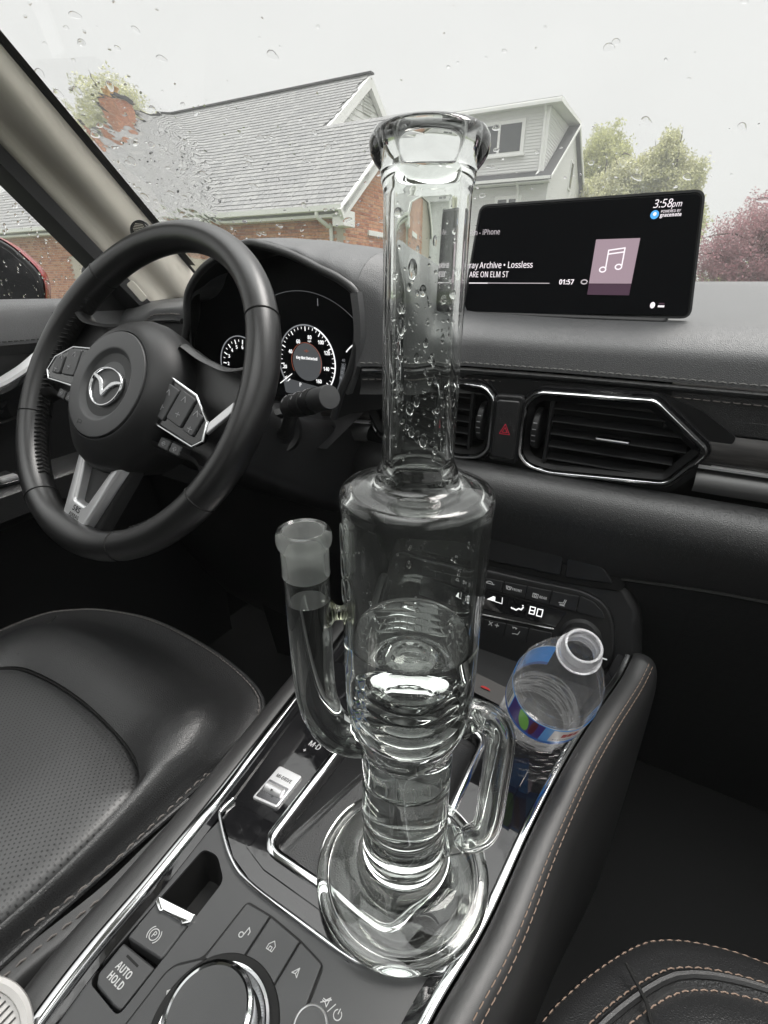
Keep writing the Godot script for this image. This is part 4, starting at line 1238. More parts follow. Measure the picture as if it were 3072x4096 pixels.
func wheel() -> void:
	var w := thing("steering_wheel", "black leather steering wheel with chrome lower spoke and winged emblem", "steering wheel", Vector3(-0.3946, 0.321, -0.1182), Basis(Vector3(1, 0, 0), deg_to_rad(-32)) * Basis(Vector3(0, 0, 1), deg_to_rad(-9)))
	var rings := []
	var seg := 120
	for i in seg:
		var a := TAU * i / seg
		var ring := PackedVector3Array()
		var thick := 1.0 + 0.10 * exp(-pow((fposmod(rad_to_deg(a) - 155.0 + 180.0, 360.0) - 180.0) / 14.0, 2.0)) + 0.10 * exp(-pow((fposmod(rad_to_deg(a) - 25.0 + 180.0, 360.0) - 180.0) / 14.0, 2.0)) + 0.22 * exp(-pow((fposmod(rad_to_deg(a) - 270.0 + 180.0, 360.0) - 180.0) / 12.0, 2.0))
		for j in 28:
			var b := TAU * j / 28
			var r := 0.1715 + cos(b) * 0.0150 * (thick if cos(b) < 0 else 1.0)
			ring.append(Vector3(cos(a) * r, sin(a) * r, sin(b) * 0.0172))
		rings.append(ring)
	obj("rim", Geo.new().grid(rings, true, true).fix(), M.wheel_leather, w, 60)
	for a in [38.0, 142.0, 207.0, 245.0, 298.0, 335.0]:
		var t := deg_to_rad(a)
		var ring := []
		for j in 29:
			var b := TAU * j / 28
			var r := 0.1715 + cos(b) * 0.01515
			ring.append(Vector3(cos(t) * r, sin(t) * r, sin(b) * 0.01735))
		obj("seam", tube(ring, 0.0008, 5), M.groove, w)
	var st := Geo.new()
	for s in [[150.0, 236.0], [-56.0, 30.0]]:
		for i in 44:
			var a := deg_to_rad(lerpf(s[0], s[1], i / 43.0))
			var c := Vector3(cos(a), sin(a), 0)
			var tn := Vector3(-sin(a), cos(a), 0)
			for k in [-1, 1]:
				var p := c * 0.1566
				st.add(tube([p + Vector3(0, 0, 0.0005), p - c * 0.0010 + tn * 0.0016 + Vector3(0, 0, k * 0.0035), p + c * 0.0006 + tn * 0.0032 + Vector3(0, 0, k * 0.0068)], 0.0010, 5))
	obj("stitching", st, M.thread_black, w, 60, "stuff")
	# side spokes
	for s in [-1, 1]:
		var poly := [Vector2(0.045 * s, 0.062), Vector2(0.085 * s, 0.053), Vector2(0.125 * s, 0.050), Vector2(0.150 * s, 0.060), Vector2(0.163 * s, 0.074), Vector2(0.168 * s, 0.0), Vector2(0.162 * s, -0.072), Vector2(0.150 * s, -0.056), Vector2(0.135 * s, -0.045), Vector2(0.045 * s, -0.050)]
		var sp := obj("spoke", Geo.new().add(prism(rp(poly, 0.012, 5), 0.020, 0.006), Transform3D(Basis(), Vector3(0, 0, -0.013))), M.wheel_leather, w, 50)
		var pod := rp([Vector2(0.058 * s, 0.021), Vector2(0.110 * s, 0.013), Vector2(0.136 * s, -0.005), Vector2(0.140 * s, -0.022), Vector2(0.131 * s, -0.030), Vector2(0.058 * s, -0.024)], 0.003, 3)
		var pd := obj("switch_pod", Geo.new().add(prism(pod, 0.006, 0.001), Transform3D(Basis(), Vector3(0, 0, 0.006))), M.gloss_black, w)
		obj("chrome_edge", tube(v3([Vector2(0.060 * s, 0.0225), Vector2(0.110 * s, 0.0140), Vector2(0.1366 * s, -0.0045), Vector2(0.1412 * s, -0.0225), Vector2(0.1315 * s, -0.0310), Vector2(0.070 * s, -0.0260)], 0.0118), 0.0013, 8), M.chrome, pd)
		if s > 0: obj("chrome_wing", Geo.new().add(prism(rp([Vector2(0.1375 * s, -0.005), Vector2(0.157 * s, 0.022), Vector2(0.159 * s, 0.010), Vector2(0.1405 * s, -0.016)], 0.002, 2), 0.003, 0.001), Transform3D(Basis(), Vector3(0, 0, 0.0085))), M.satin_metal, pd)
		for q in [[0.074, 0.0005, 0.022, 0.034, "toggle"], [0.099, 0.000, 0.024, 0.031, "button"], [0.122, -0.008, 0.016, 0.022, "button"]]:
			var key := obj(q[4], Geo.new().add(prism(rect(q[2], q[3], 0.003), 0.003, 0.001), Transform3D(Basis(Vector3(0, 0, 1), -0.15 * s), Vector3(q[0] * s, q[1] - 0.003, 0.0112))), M.matte_grey, pd)
			obj("mark", Geo.new().add(ribbon([[Vector2(-0.003, -0.002), Vector2(0.0, 0.003), Vector2(0.003, -0.002)]], 0.0008, 0.0003), Transform3D(Basis(), Vector3(q[0] * s, q[1] + 0.006, 0.0143))), M.print_grey, key)
			obj("mark", Geo.new().add(ribbon([[Vector2(-0.003, 0.001), Vector2(0.003, 0.001)], [Vector2(0, -0.002), Vector2(0, 0.003)]], 0.0008, 0.0003), Transform3D(Basis(), Vector3(q[0] * s, q[1] - 0.010, 0.0143))), M.print_grey, key)
		for k in 2:
			var key := obj("lower_button", Geo.new().add(prism(rect(0.016, 0.011, 0.002), 0.012, 0.0015), Transform3D(Basis(), Vector3((0.088 + k * 0.0175) * s, -0.0405, -0.005))), M.matte_grey, w)
			obj("mark", Geo.new().add(ribbon([[Vector2(-0.003, 0.0), Vector2(0.003, 0.0)], arc(Vector2(0.0, 0.0), 0.002, 0, 360, 8)], 0.0006, 0.0003), Transform3D(Basis(), Vector3((0.088 + k * 0.0175) * s, -0.0405, 0.0071))), M.print_grey, key)
	# hub and airbag cover
	var hub := []
	for q in [[0.070, -0.05, -0.008], [0.079, -0.02, -0.008], [0.080, -0.004, -0.008], [0.0785, 0.006, -0.0085], [0.073, 0.016, -0.009], [0.0655, 0.0235, -0.0098], [0.0600, 0.0268, -0.010], [0.0580, 0.0272, -0.010], [0.0570, 0.0255, -0.010]]:
		var ring := PackedVector3Array()
		for j in 64:
			var a := TAU * j / 64
			var k: float = 1.0 + (0.12 * maxf(0.0, -sin(a)) if q[1] < 0.02 else 0.0)
			ring.append(Vector3(cos(a) * q[0], q[2] + sin(a) * q[0] * k, q[1]))
		hub.append(ring)
	obj("hub", Geo.new().grid(hub, true, false, true, true).fix(), M.black_plastic, w, 40)
	var plate := obj("airbag_cover", Geo.new().add(lathe([Vector2(0.0566, 0.020), Vector2(0.0566, 0.0282), Vector2(0.0556, 0.0292), Vector2(0.0400, 0.0300), Vector2(0.0375, 0.0292), Vector2(0.0350, 0.0262), Vector2(0.032, 0.0248), Vector2(0.018, 0.0262), Vector2(0.0, 0.0270)], 64), Transform3D(Basis(Vector3(1, 0, 0), PI / 2), Vector3(0, -0.010, 0))), M.matte_grey, w, 50)
	var e := Node3D.new()
	e.name = "emblem"
	w.add_child(e)
	e.transform = Transform3D(Basis(Vector3(0, 0, 1), 0.03), Vector3(0, -0.011, 0.0272))
	var oval := []
	for i in 60:
		var a := TAU * i / 60
		oval.append(Vector3(cos(a) * 0.0250, sin(a) * (0.0205 if sin(a) < 0 else 0.0185) + 0.0008 * cos(2 * a), 0))
	obj("oval", sweep(oval, [Vector2(-0.0014, -0.001), Vector2(0.0014, -0.001), Vector2(0.0014, 0.0006), Vector2(0.0005, 0.0018), Vector2(-0.0005, 0.0018), Vector2(-0.0014, 0.0006)], Vector3(0, 0, 1), true), M.chrome, e)
	var wing := smooth([Vector2(-0.0245, 0.0078), Vector2(-0.0160, 0.0072), Vector2(-0.0080, 0.0040), Vector2(-0.0030, -0.0020), Vector2(0, -0.0058), Vector2(0.0030, -0.0020), Vector2(0.0080, 0.0040), Vector2(0.0160, 0.0072), Vector2(0.0245, 0.0078), Vector2(0.0238, 0.0050), Vector2(0.0170, 0.0032), Vector2(0.0100, -0.0005), Vector2(0.0050, -0.0070), Vector2(0, -0.0122), Vector2(-0.0050, -0.0070), Vector2(-0.0100, -0.0005), Vector2(-0.0170, 0.0032), Vector2(-0.0238, 0.0050)], 3, true)
	obj("wings", Geo.new().add(prism(PackedVector2Array(wing), 0.0026, 0.0008), Transform3D(Basis(), Vector3(0, 0, -0.0006))), M.chrome, e)
	obj("horn_mark", Geo.new().add(ribbon([[Vector2(-0.004, -0.002), Vector2(-0.004, 0.002), Vector2(0.002, 0.002), Vector2(0.002, -0.001), Vector2(-0.004, -0.001)]], 0.0006, 0.0002), Transform3D(Basis(), Vector3(-0.012, -0.056, 0.0296))), M.print_black, plate)
	# lower spoke
	var v_out := [Vector2(-0.040, -0.080), Vector2(-0.0215, -0.158), Vector2(0.0215, -0.158), Vector2(0.040, -0.084), Vector2(0.036, -0.080), Vector2(0.027, -0.084), Vector2(0.0105, -0.136), Vector2(-0.0105, -0.136), Vector2(-0.027, -0.080)]
	var v := obj("lower_spoke", Geo.new().add(prism(rp(v_out, 0.003, 3), 0.012, 0.0035), Transform3D(Basis(), Vector3(0, 0, -0.008))), M.satin_metal, w, 50)
	obj("spoke_back", Geo.new().add(prism(rp([Vector2(-0.045, -0.07), Vector2(-0.030, -0.168), Vector2(0.030, -0.168), Vector2(0.045, -0.07)], 0.006, 4), 0.014, 0.003), Transform3D(Basis(), Vector3(0, 0, -0.021))), M.black_plastic, w, 50)
	words("SRS", 0.0062, Vector3(0, -0.1470, 0.0040), Basis(), M.print_black, v, "lettering", true, 0.95)
	words("AIRBAG", 0.0040, Vector3(0, -0.1535, 0.0040), Basis(), M.print_black, v, "lettering", true, 0.9)
	# column behind the wheel
	var col := thing("steering_column", "black steering column cover behind the wheel", "column")
	var body := []
	for q in [[-0.15, 0.285, 0.070, 0.052], [-0.22, 0.242, 0.085, 0.058], [-0.30, 0.195, 0.098, 0.062], [-0.42, 0.14, 0.105, 0.085]]:
		var ring := PackedVector3Array()
		for p in rect(q[2] * 2, q[3] * 2, 0.03, Vector2.ZERO, 6): ring.append(Vector3(-0.3946 + p.x, q[1] + p.y, q[0]))
		body.append(ring)
	obj("cover", Geo.new().grid(body, true, false, true, true).fix(), M.black_plastic, col, 50)
	obj("stalk_boot", Geo.new().add(lathe([Vector2(0.034, -0.01), Vector2(0.030, 0.004), Vector2(0.024, 0.008), Vector2(0.018, 0.006), Vector2(0.012, 0.010), Vector2(0.0, 0.010)], 32), Transform3D(Basis(Quaternion(Vector3.UP, Vector3(0.90, 0.0, 0.44).normalized())), Vector3(-0.314, 0.252, -0.248))), M.dull_black, col)
	var sk := thing("wiper_stalk", "black wiper stalk with round grey end to the right of the wheel", "stalk")
	obj("arm", Geo.new().grid(tube_rings(smooth([Vector3(-0.314, 0.252, -0.248), Vector3(-0.298, 0.256, -0.242), Vector3(-0.288, 0.268, -0.238), Vector3(-0.276, 0.287, -0.233), Vector3(-0.262, 0.2955, -0.227)], 5), [0.0085], 16), true, false, true, true), M.black_plastic, sk)
	var a0 := Vector3(-0.286, 0.2880, -0.2375)
	var dir := (Vector3(-0.1985, 0.3165, -0.1985) - a0).normalized()
	var q := Basis(Quaternion(Vector3.UP, dir))
	obj("barrel", Geo.new().add(lathe([Vector2(0, 0), Vector2(0.0115, 0.0), Vector2(0.0135, 0.004), Vector2(0.0135, 0.028), Vector2(0.0125, 0.0285), Vector2(0.0125, 0.0315), Vector2(0.0138, 0.032), Vector2(0.0138, 0.050), Vector2(0.0128, 0.0505), Vector2(0.0128, 0.054), Vector2(0.014, 0.0545), Vector2(0.0135, 0.072), Vector2(0.0, 0.072)], 40), Transform3D(q, a0)), M.black_plastic, sk, 40)
	obj("end_cap", Geo.new().add(lathe([Vector2(0.0126, 0.070), Vector2(0.0126, 0.100), Vector2(0.0118, 0.1016), Vector2(0.0, 0.1022)], 40), Transform3D(q, a0)), M.matte_grey, sk)
	var marks := Geo.new()
	for k in 9:
		var an := deg_to_rad(150.0 + (k % 3) * 26.0)
		var h := 0.010 + (k / 3) * 0.025
		marks.add(box(Vector3(0.0045, 0.0012, 0.0006)), Transform3D(q, a0) * Transform3D(Basis(Vector3.UP, PI / 2 - an), Vector3(cos(an), 0, sin(an)) * 0.0139 + Vector3(0, h, 0)))
	obj("mark", marks, M.print_grey, sk, 38, "stuff")

func display() -> void:
	var s := thing("infotainment_display", "wide black dashboard screen showing a music player, time 3:58", "screen", Vector3(0, 0, -0.48))
	var outl := rp([Vector2(-0.1735, 0.3830), Vector2(0.1023, 0.3885), Vector2(0.0868, 0.5125), Vector2(-0.158, 0.5125)], 0.010, 6)
	obj("housing", Geo.new().add(prism(outl, 0.016, 0.004), Transform3D(Basis(), Vector3(0, 0, -0.0165))), M.black_plastic, s)
	obj("edge_trim", sweep(v3(inset(outl, 0.0006), -0.0012), [Vector2(-0.0012, -0.002), Vector2(0.0012, -0.002), Vector2(0.0012, 0.0008), Vector2(-0.0012, 0.0008)], Vector3(0, 0, 1), true), M.matte_grey, s)
	obj("glass", Geo.new().add(prism(inset(outl, 0.0032), 0.0010, 0.0004), Transform3D(Basis(), Vector3(0, 0, -0.0006))), M.lens_black, s)
	obj("foot", box(Vector3(0.24, 0.02, 0.03), Vector3(-0.04, 0.379, -0.012), 0.004), M.black_plastic, s)
	var z := 0.0006
	var it := Basis(Vector3(1, 0, 0), Vector3(0.12, 1, 0), Vector3(0, 0, 1))
	words("3:58", 0.0074, Vector3(0.0405, 0.4984, z), it, M.screen_text, s, "clock", false, 0.92, true)
	words("pm", 0.0052, Vector3(0.0585, 0.4984, z), it, M.screen_text, s, "clock", false, 0.92, true)
	obj("service_mark", Geo.new().add(prism(PackedVector2Array(arc(Vector2(0.0440, 0.4920), 0.0042, 0, 360, 24)), 0.0002), Transform3D(Basis(), Vector3(0, 0, z))), M.screen_blue, s)
	obj("service_mark", Geo.new().add(prism(PackedVector2Array(arc(Vector2(0.0440, 0.4926), 0.0018, 0, 360, 14)), 0.0004), Transform3D(Basis(), Vector3(0, 0, z))), M.screen_text, s)
	words("POWERED BY", 0.0016, Vector3(0.0495, 0.4938, z), Basis(), M.screen_text, s, "lettering", false, 1.0, true)
	words("gracenote", 0.0034, Vector3(0.0493, 0.4895, z), Basis(), M.screen_text, s, "lettering", true, 0.9, true)
	words("oth - iPhone", 0.0058, Vector3(-0.1695, 0.4795, z), Basis(), M.screen_dim, s, "lettering", false, 0.92, true)
	words("ray Archive • Lossless", 0.0068, Vector3(-0.1668, 0.4412, z), Basis(), M.screen_text, s, "lettering", false, 0.93, true)
	words("ARE ON ELM ST", 0.0064, Vector3(-0.1655, 0.4305, z), Basis(), M.screen_text, s, "lettering", false, 0.86, true)
	obj("progress_bar", box(Vector3(0.1063, 0.0009, 0.0004), Vector3(-0.1122, 0.4236, z)), M.screen_dim, s)
	obj("progress_bar", box(Vector3(0.026, 0.0011, 0.0006), Vector3(-0.152, 0.4235, z)), M.screen_text, s)
	words("01:57", 0.0056, Vector3(-0.0387, 0.4224, z), Basis(), M.screen_text, s, "lettering", true, 0.9)
	obj("repeat_icon", Geo.new().add(ribbon([arc(Vector2(-0.0180, 0.4253), 0.0034, 0, 330, 14, 0.0022)], 0.0012, 0.0003), Transform3D(Basis(), Vector3(0, 0, z))), M.screen_dim, s)
	obj("cover_art", box(Vector3(0.0466, 0.0464, 0.0004), Vector3(0.0110, 0.4468, z)), M.screen_art, s)
	obj("cover_reflection", box(Vector3(0.0466, 0.0120, 0.0003), Vector3(0.0110, 0.4172, z)), M.screen_art_low, s)
	var note := [[Vector2(0.0035, 0.4395), Vector2(0.0035, 0.4585), Vector2(0.0205, 0.4605), Vector2(0.0205, 0.4425)], [Vector2(0.0035, 0.4545), Vector2(0.0205, 0.4565)], arc(Vector2(0.0005, 0.4385), 0.0034, 0, 360, 14, 0.0026), arc(Vector2(0.0172, 0.4412), 0.0034, 0, 360, 14, 0.0026)]
	obj("note_icon", Geo.new().add(ribbon(note, 0.0013, 0.0004), Transform3D(Basis(), Vector3(0, 0, z + 0.0003))), M.screen_text, s)
	obj("wireless_icon", Geo.new().add(prism(PackedVector2Array(arc(Vector2(0.0612, 0.4012), 0.0026, 0, 360, 14, 0.0034)), 0.0003), Transform3D(Basis(), Vector3(0, 0, z))), M.screen_text, s)
	obj("battery_icon", box(Vector3(0.0066, 0.0020, 0.0003), Vector3(0.0702, 0.4002, z)), M.screen_text, s)
	obj("battery_icon", box(Vector3(0.0060, 0.0014, 0.0003), Vector3(0.0702, 0.4030, z)), M.screen_art_low, s)

func climate() -> void:
	var b := Basis(Vector3(1, 0, 0), Vector3(0, 0.94878, -0.31593), Vector3(0, 0.31593, 0.94878))
	var c := thing("climate_panel", "black climate control panel with lit 80 display and grey keys", "control panel", Vector3(0, 0, -0.35), b)
	var o := rp([Vector2(-0.216, 0.056), Vector2(-0.012, 0.0645), Vector2(0.060, 0.0695), Vector2(0.085, 0.062), Vector2(0.098, 0.044), Vector2(0.107, 0.012), Vector2(0.104, -0.020), Vector2(-0.25, -0.030)], 0.012, 5)
	obj("surround", Geo.new().add(prism(inset(o, -0.004), 0.012, 0.003), Transform3D(Basis(), Vector3(0, 0, -0.0122))), M.black_plastic, c)
	obj("fascia", Geo.new().add(prism(o, 0.0010, 0.0004), Transform3D(Basis(), Vector3(0, 0, -0.0006))), M.groove, c)
	# upper keys
	var xs := [-0.152, -0.118, -0.078, -0.0395, -0.0085, 0.0232, 0.0568]
	for i in 6:
		var x0: float = xs[i] + 0.0006
		var x1: float = xs[i + 1] - 0.0006
		var t0 := 0.0605 + x0 * 0.09
		obj("key", Geo.new().add(prism(rp([Vector2(x0, 0.0432 + x0 * 0.03), Vector2(x1, 0.0432 + x1 * 0.03), Vector2(x1, 0.0605 + x1 * 0.09), Vector2(x0, t0)], 0.001, 2), 0.0022, 0.0007), Transform3D(Basis(), Vector3(0, 0, 0.0004))), M.black_plastic, c)
	obj("key", Geo.new().add(prism(rp([Vector2(0.0574, 0.0448), Vector2(0.0575, 0.0662), Vector2(0.074, 0.0635), Vector2(0.086, 0.055), Vector2(0.0915, 0.0458)], 0.003, 3), 0.0022, 0.0007), Transform3D(Basis(), Vector3(0, 0, 0.0004))), M.black_plastic, c)
	# display
	obj("display", Geo.new().add(prism(rp([Vector2(-0.15, 0.0065), Vector2(0.037, 0.0175), Vector2(0.046, 0.0410), Vector2(-0.15, 0.0350)], 0.002, 2), 0.0012), Transform3D(Basis(), Vector3(0, 0, 0.0004))), M.gloss_black, c)
	var z := 0.0017
	var seg7 := []
	for q in [0.0042, 0.0140]:
		seg7.append([Vector2(q - 0.0032, 0.0245), Vector2(q - 0.0032, 0.0340), Vector2(q + 0.0032, 0.0345), Vector2(q + 0.0032, 0.0250), Vector2(q - 0.0032, 0.0245)])
	seg7.append([Vector2(0.0010, 0.0292), Vector2(0.0074, 0.0297)])
	obj("temperature", Geo.new().add(ribbon(seg7, 0.0013, 0.0003), Transform3D(Basis(), Vector3(0, 0, z))), M.display_white, c)
	obj("airflow_icon", Geo.new().add(ribbon([[Vector2(-0.0205, 0.0245), Vector2(-0.0165, 0.0235), Vector2(-0.0135, 0.0265), Vector2(-0.0098, 0.0262), Vector2(-0.0080, 0.0300)], [Vector2(-0.0232, 0.0250), Vector2(-0.0215, 0.0240)], [Vector2(-0.0092, 0.0320), Vector2(-0.0085, 0.0322)]], 0.0017, 0.0003), Transform3D(Basis(), Vector3(0, 0, z))), M.display_white, c)
	obj("fan_bars", Geo.new().add(prism(PackedVector2Array([Vector2(-0.058, 0.0260), Vector2(-0.050, 0.0330), Vector2(-0.0470, 0.0325), Vector2(-0.0465, 0.0262)]), 0.0003), Transform3D(Basis(), Vector3(0, 0, z))), M.display_white, c)
	obj("fan_bars", Geo.new().add(ribbon([[Vector2(-0.0462, 0.0262), Vector2(-0.0365, 0.0262), Vector2(-0.0375, 0.0345)]], 0.0008, 0.0003), Transform3D(Basis(), Vector3(0, 0, z))), M.display_white, c)
	obj("silver_line", Geo.new().add(ribbon([[Vector2(-0.15, -0.0010), Vector2(-0.060, 0.0037), Vector2(0.0350, 0.0148)]], 0.0018, 0.0030), Transform3D(Basis(), Vector3(0, 0, 0.0010))), M.chrome, c)
	# lower keys
	xs = [-0.145, -0.112, -0.079, -0.0565, -0.0252, 0.0052, 0.0350]
	for i in 6:
		var x0: float = xs[i] + 0.0006
		var x1: float = xs[i + 1] - 0.0006
		obj("key", Geo.new().add(prism(rp([Vector2(x0, -0.0185 + x0 * 0.05), Vector2(x1, -0.0185 + x1 * 0.05), Vector2(x1, 0.0040 + x1 * 0.12), Vector2(x0, 0.0040 + x0 * 0.12)], 0.001, 2), 0.0022, 0.0007), Transform3D(Basis(), Vector3(0, 0, 0.0004))), M.black_plastic, c)
	# marks on the keys
	z = 0.0027
	words("FRONT", 0.0034, Vector3(-0.0205, 0.0490, z), Basis(Vector3(0, 0, 1), 0.05), M.print_white, c, "lettering", true, 0.85)
	words("REAR", 0.0034, Vector3(0.0142, 0.0490, z), Basis(Vector3(0, 0, 1), 0.05), M.print_white, c, "lettering", true, 0.85)
	var icons := [arc(Vector2(-0.0585, 0.0490), 0.0045, 10, 170, 8, 0.0030), [Vector2(-0.065, 0.0488), Vector2(-0.052, 0.0490)],
		[Vector2(-0.0355, 0.0525), Vector2(-0.0280, 0.0525), Vector2(-0.0295, 0.0485), Vector2(-0.0340, 0.0485), Vector2(-0.0355, 0.0525)], arc(Vector2(-0.0318, 0.050), 0.0018, 0, 360, 8),
		[Vector2(0.0008, 0.0480), Vector2(0.0075, 0.0480), Vector2(0.0075, 0.0530), Vector2(0.0008, 0.0530), Vector2(0.0008, 0.0480)], arc(Vector2(0.0042, 0.0505), 0.0016, 0, 360, 8),
		[Vector2(0.0360, 0.0490), Vector2(0.0410, 0.0490), Vector2(0.0425, 0.0560)], [Vector2(0.0345, 0.0505), Vector2(0.0398, 0.0515), Vector2(0.0408, 0.0560)], [Vector2(0.0360, 0.0478), Vector2(0.0418, 0.0480)],
		[Vector2(-0.0480, -0.0080), Vector2(-0.0436, -0.0030)], [Vector2(-0.0436, -0.0080), Vector2(-0.0480, -0.0030)], [Vector2(-0.0395, -0.0055), Vector2(-0.0342, -0.0052)], [Vector2(-0.0368, -0.0080), Vector2(-0.0368, -0.0028)],
		[Vector2(-0.0160, -0.0005), Vector2(-0.0100, -0.0005)], arc(Vector2(-0.0130, -0.0020), 0.0020, 0, 180, 6), [Vector2(-0.0145, -0.0095), Vector2(-0.0110, -0.0085), Vector2(-0.0075, -0.0085), Vector2(-0.0055, -0.0035)]]
	obj("icon", Geo.new().add(ribbon(icons, 0.0009, 0.0003), Transform3D(Basis(), Vector3(0, 0, z))), M.print_white, c)
	# temperature dial behind the bottle
	var kn := obj("dial", Geo.new().add(lathe([Vector2(0.0, 0.026), Vector2(0.019, 0.026), Vector2(0.0205, 0.0245), Vector2(0.0215, 0.004), Vector2(0.0255, 0.002), Vector2(0.0255, 0.0)], 48), Transform3D(Basis(Vector3(1, 0, 0), PI / 2), Vector3(0.0690, 0.0125, 0.0))), M.black_plastic, c)
	obj("metal_tip", box(Vector3(0.008, 0.002, 0.002), Vector3(0.1005, -0.003, 0.003), 0.0008), M.satin_metal, c)
	obj("recess", Geo.new().add(prism(rect(0.28, 0.075, 0.006, Vector2(-0.115, -0.068)), 0.004, 0.001), Transform3D(Basis(), Vector3(0, 0, -0.006))), M.leather, c)

# ---------------------------------------------------------------- centre console
func xz(list: Array) -> PackedVector2Array:                        # (x, z) on the console -> outline for prism laid with FLAT
	var out := PackedVector2Array()
	for p in list: out.append(Vector2(p.x, -p.y))
	return out

func rxz(list: Array, r: float, n := 4) -> PackedVector2Array:
	return rp(Array(xz(list)), r, n)

func laid(poly: PackedVector2Array, y: float, h: float, bevel := 0.0) -> Geo:    # plate whose upper face is at y
	return Geo.new().add(prism(poly, h, bevel), Transform3D(FLAT, Vector3(0, y - h, 0)))

func pierced(poly: PackedVector2Array, hole: PackedVector2Array, cut_x: float, y: float, h: float) -> Geo:
	var g := Geo.new()
	for s in [-1, 1]:
		var half := PackedVector2Array([Vector2(cut_x, -9), Vector2(cut_x + s * 9, -9), Vector2(cut_x + s * 9, 9), Vector2(cut_x, 9)])
		for piece in Geometry2D.intersect_polygons(poly, half):
			for q in Geometry2D.clip_polygons(piece, hole):
				g.add(laid(q, y, h, 0.0))
	return g

func console() -> void:
	var c := thing("centre_console", "centre console with gloss black shifter plate, silver rails and stitched sides", "console")
	# rails
	var rr := smooth([Vector3(0.0385, 0.003, 0.36), Vector3(0.0465, 0.003, 0.15), Vector3(0.0520, 0.003, 0.07), Vector3(0.0655, 0.003, 0.0), Vector3(0.0745, 0.003, -0.085), Vector3(0.0868, 0.003, -0.170), Vector3(0.1010, 0.003, -0.240), Vector3(0.118, 0.006, -0.310), Vector3(0.125, 0.015, -0.345)], 6)
	var rl := smooth([Vector3(-0.130, 0.003, 0.36), Vector3(-0.146, 0.003, 0.235), Vector3(-0.1560, 0.003, 0.187), Vector3(-0.1615, 0.003, 0.150), Vector3(-0.1645, 0.003, 0.10), Vector3(-0.1720, 0.003, 0.023), Vector3(-0.1870, 0.003, -0.096), Vector3(-0.198, 0.003, -0.19), Vector3(-0.212, 0.006, -0.28), Vector3(-0.225, 0.015, -0.345)], 6)
	var bar := [Vector2(-0.0036, -0.004), Vector2(-0.0036, 0.0006), Vector2(-0.0022, 0.0022), Vector2(0.0016, 0.0022), Vector2(0.0030, 0.0010), Vector2(0.0036, -0.004)]
	obj("rail", sweep(rr, bar), M.chrome, c, 50)
	obj("rail", sweep(rl, bar.map(func(p): return Vector2(p.x * 1.35, p.y))), M.chrome, c, 50)
	for r in [[rr, 1.0], [rl, -1.0]]:
		var side: float = r[1]
		var path: Array = r[0].map(func(p): return p + Vector3(-0.0075 * side, -0.002, 0))
		obj("rail_channel", sweep(path, [Vector2(-0.0038, -0.004), Vector2(-0.0038, 0.0), Vector2(0.0038, 0.0), Vector2(0.0038, -0.004)]), M.gloss_black, c)
		# padded flank: from the rail over a roll and down to the floor
		var prof := [[0.0048, 0.000], [0.0105, 0.0035], [0.018, 0.0042], [0.0265, 0.0005], [0.033, -0.009], [0.0365, -0.022], [0.038, -0.040], [0.039, -0.07], [0.040, -0.12], [0.041, -0.22], [0.042, -0.40]] if side > 0 else [[0.0060, 0.000], [0.0120, 0.0012], [0.020, 0.000], [0.0255, -0.004], [0.0300, -0.012], [0.033, -0.025], [0.0345, -0.045], [0.036, -0.08], [0.037, -0.14], [0.038, -0.24], [0.04, -0.40]]
		var rings := []
		for i in r[0].size():
			var p: Vector3 = r[0][i]
			var a: Vector3 = r[0][maxi(i - 1, 0)]
			var b: Vector3 = r[0][mini(i + 1, r[0].size() - 1)]
			var nrm := (b - a).cross(Vector3.UP).normalized()
			var ring := PackedVector3Array()
			var sm := smooth(prof.map(func(q): return Vector2(q[0], q[1])), 3)
			for q in sm: ring.append(p + nrm * q.x * side + Vector3(0, q.y, 0))
			rings.append(ring)
		var last: PackedVector3Array = rings[rings.size() - 1]
		for k in 6:
			var ring := PackedVector3Array()
			var an := (k + 1) * PI / 12
			for q in last: ring.append(Vector3(q.x, q.y, 0) * 1.0 + Vector3(0, -0.02 * (1 - cos(an)), last[0].z - 0.022 * sin(an)))
			rings.append(ring)
		obj("side_pad", Geo.new().grid(rings, false), M.console_pad, c, 70)
		if side > 0:
			for off in [[0.0235, 0.0030], [0.0278, 0.0000]]:
				var line := []
				for i in r[0].size():
					if r[0][i].z > 0.25: continue
					var a: Vector3 = r[0][maxi(i - 1, 0)]
					var b: Vector3 = r[0][mini(i + 1, r[0].size() - 1)]
					line.append(r[0][i] + (b - a).cross(Vector3.UP).normalized() * off[0] + Vector3(0, off[1], 0))
				obj("stitching", stitches(line, 0.0050, 0.0022, 0.0008, Vector3(0.3, 0.95, 0)), M.thread_tan, c, 60, "stuff")
	# matte rear plate with a pocket
	var rear := xz([Vector2(-0.1560, 0.032), Vector2(-0.1545, 0.040), Vector2(-0.1245, 0.0600), Vector2(-0.098, 0.0670), Vector2(-0.006, 0.0670), Vector2(0.0125, 0.0615), Vector2(0.0500, 0.0440), Vector2(0.0405, 0.16), Vector2(0.0310, 0.36), Vector2(-0.122, 0.36), Vector2(-0.1430, 0.22), Vector2(-0.1520, 0.165), Vector2(-0.1550, 0.12), Vector2(-0.1580, 0.07)])
	var pocket := rxz([Vector2(-0.1515, 0.062), Vector2(-0.1360, 0.0615), Vector2(-0.1160, 0.0735), Vector2(-0.1165, 0.1340), Vector2(-0.1490, 0.1360)], 0.004)
	var cut := rxz([Vector2(-0.1500, 0.0645), Vector2(-0.1360, 0.0625), Vector2(-0.1175, 0.0735), Vector2(-0.1160, 0.1630), Vector2(-0.1475, 0.1620), Vector2(-0.1500, 0.155)], 0.005)
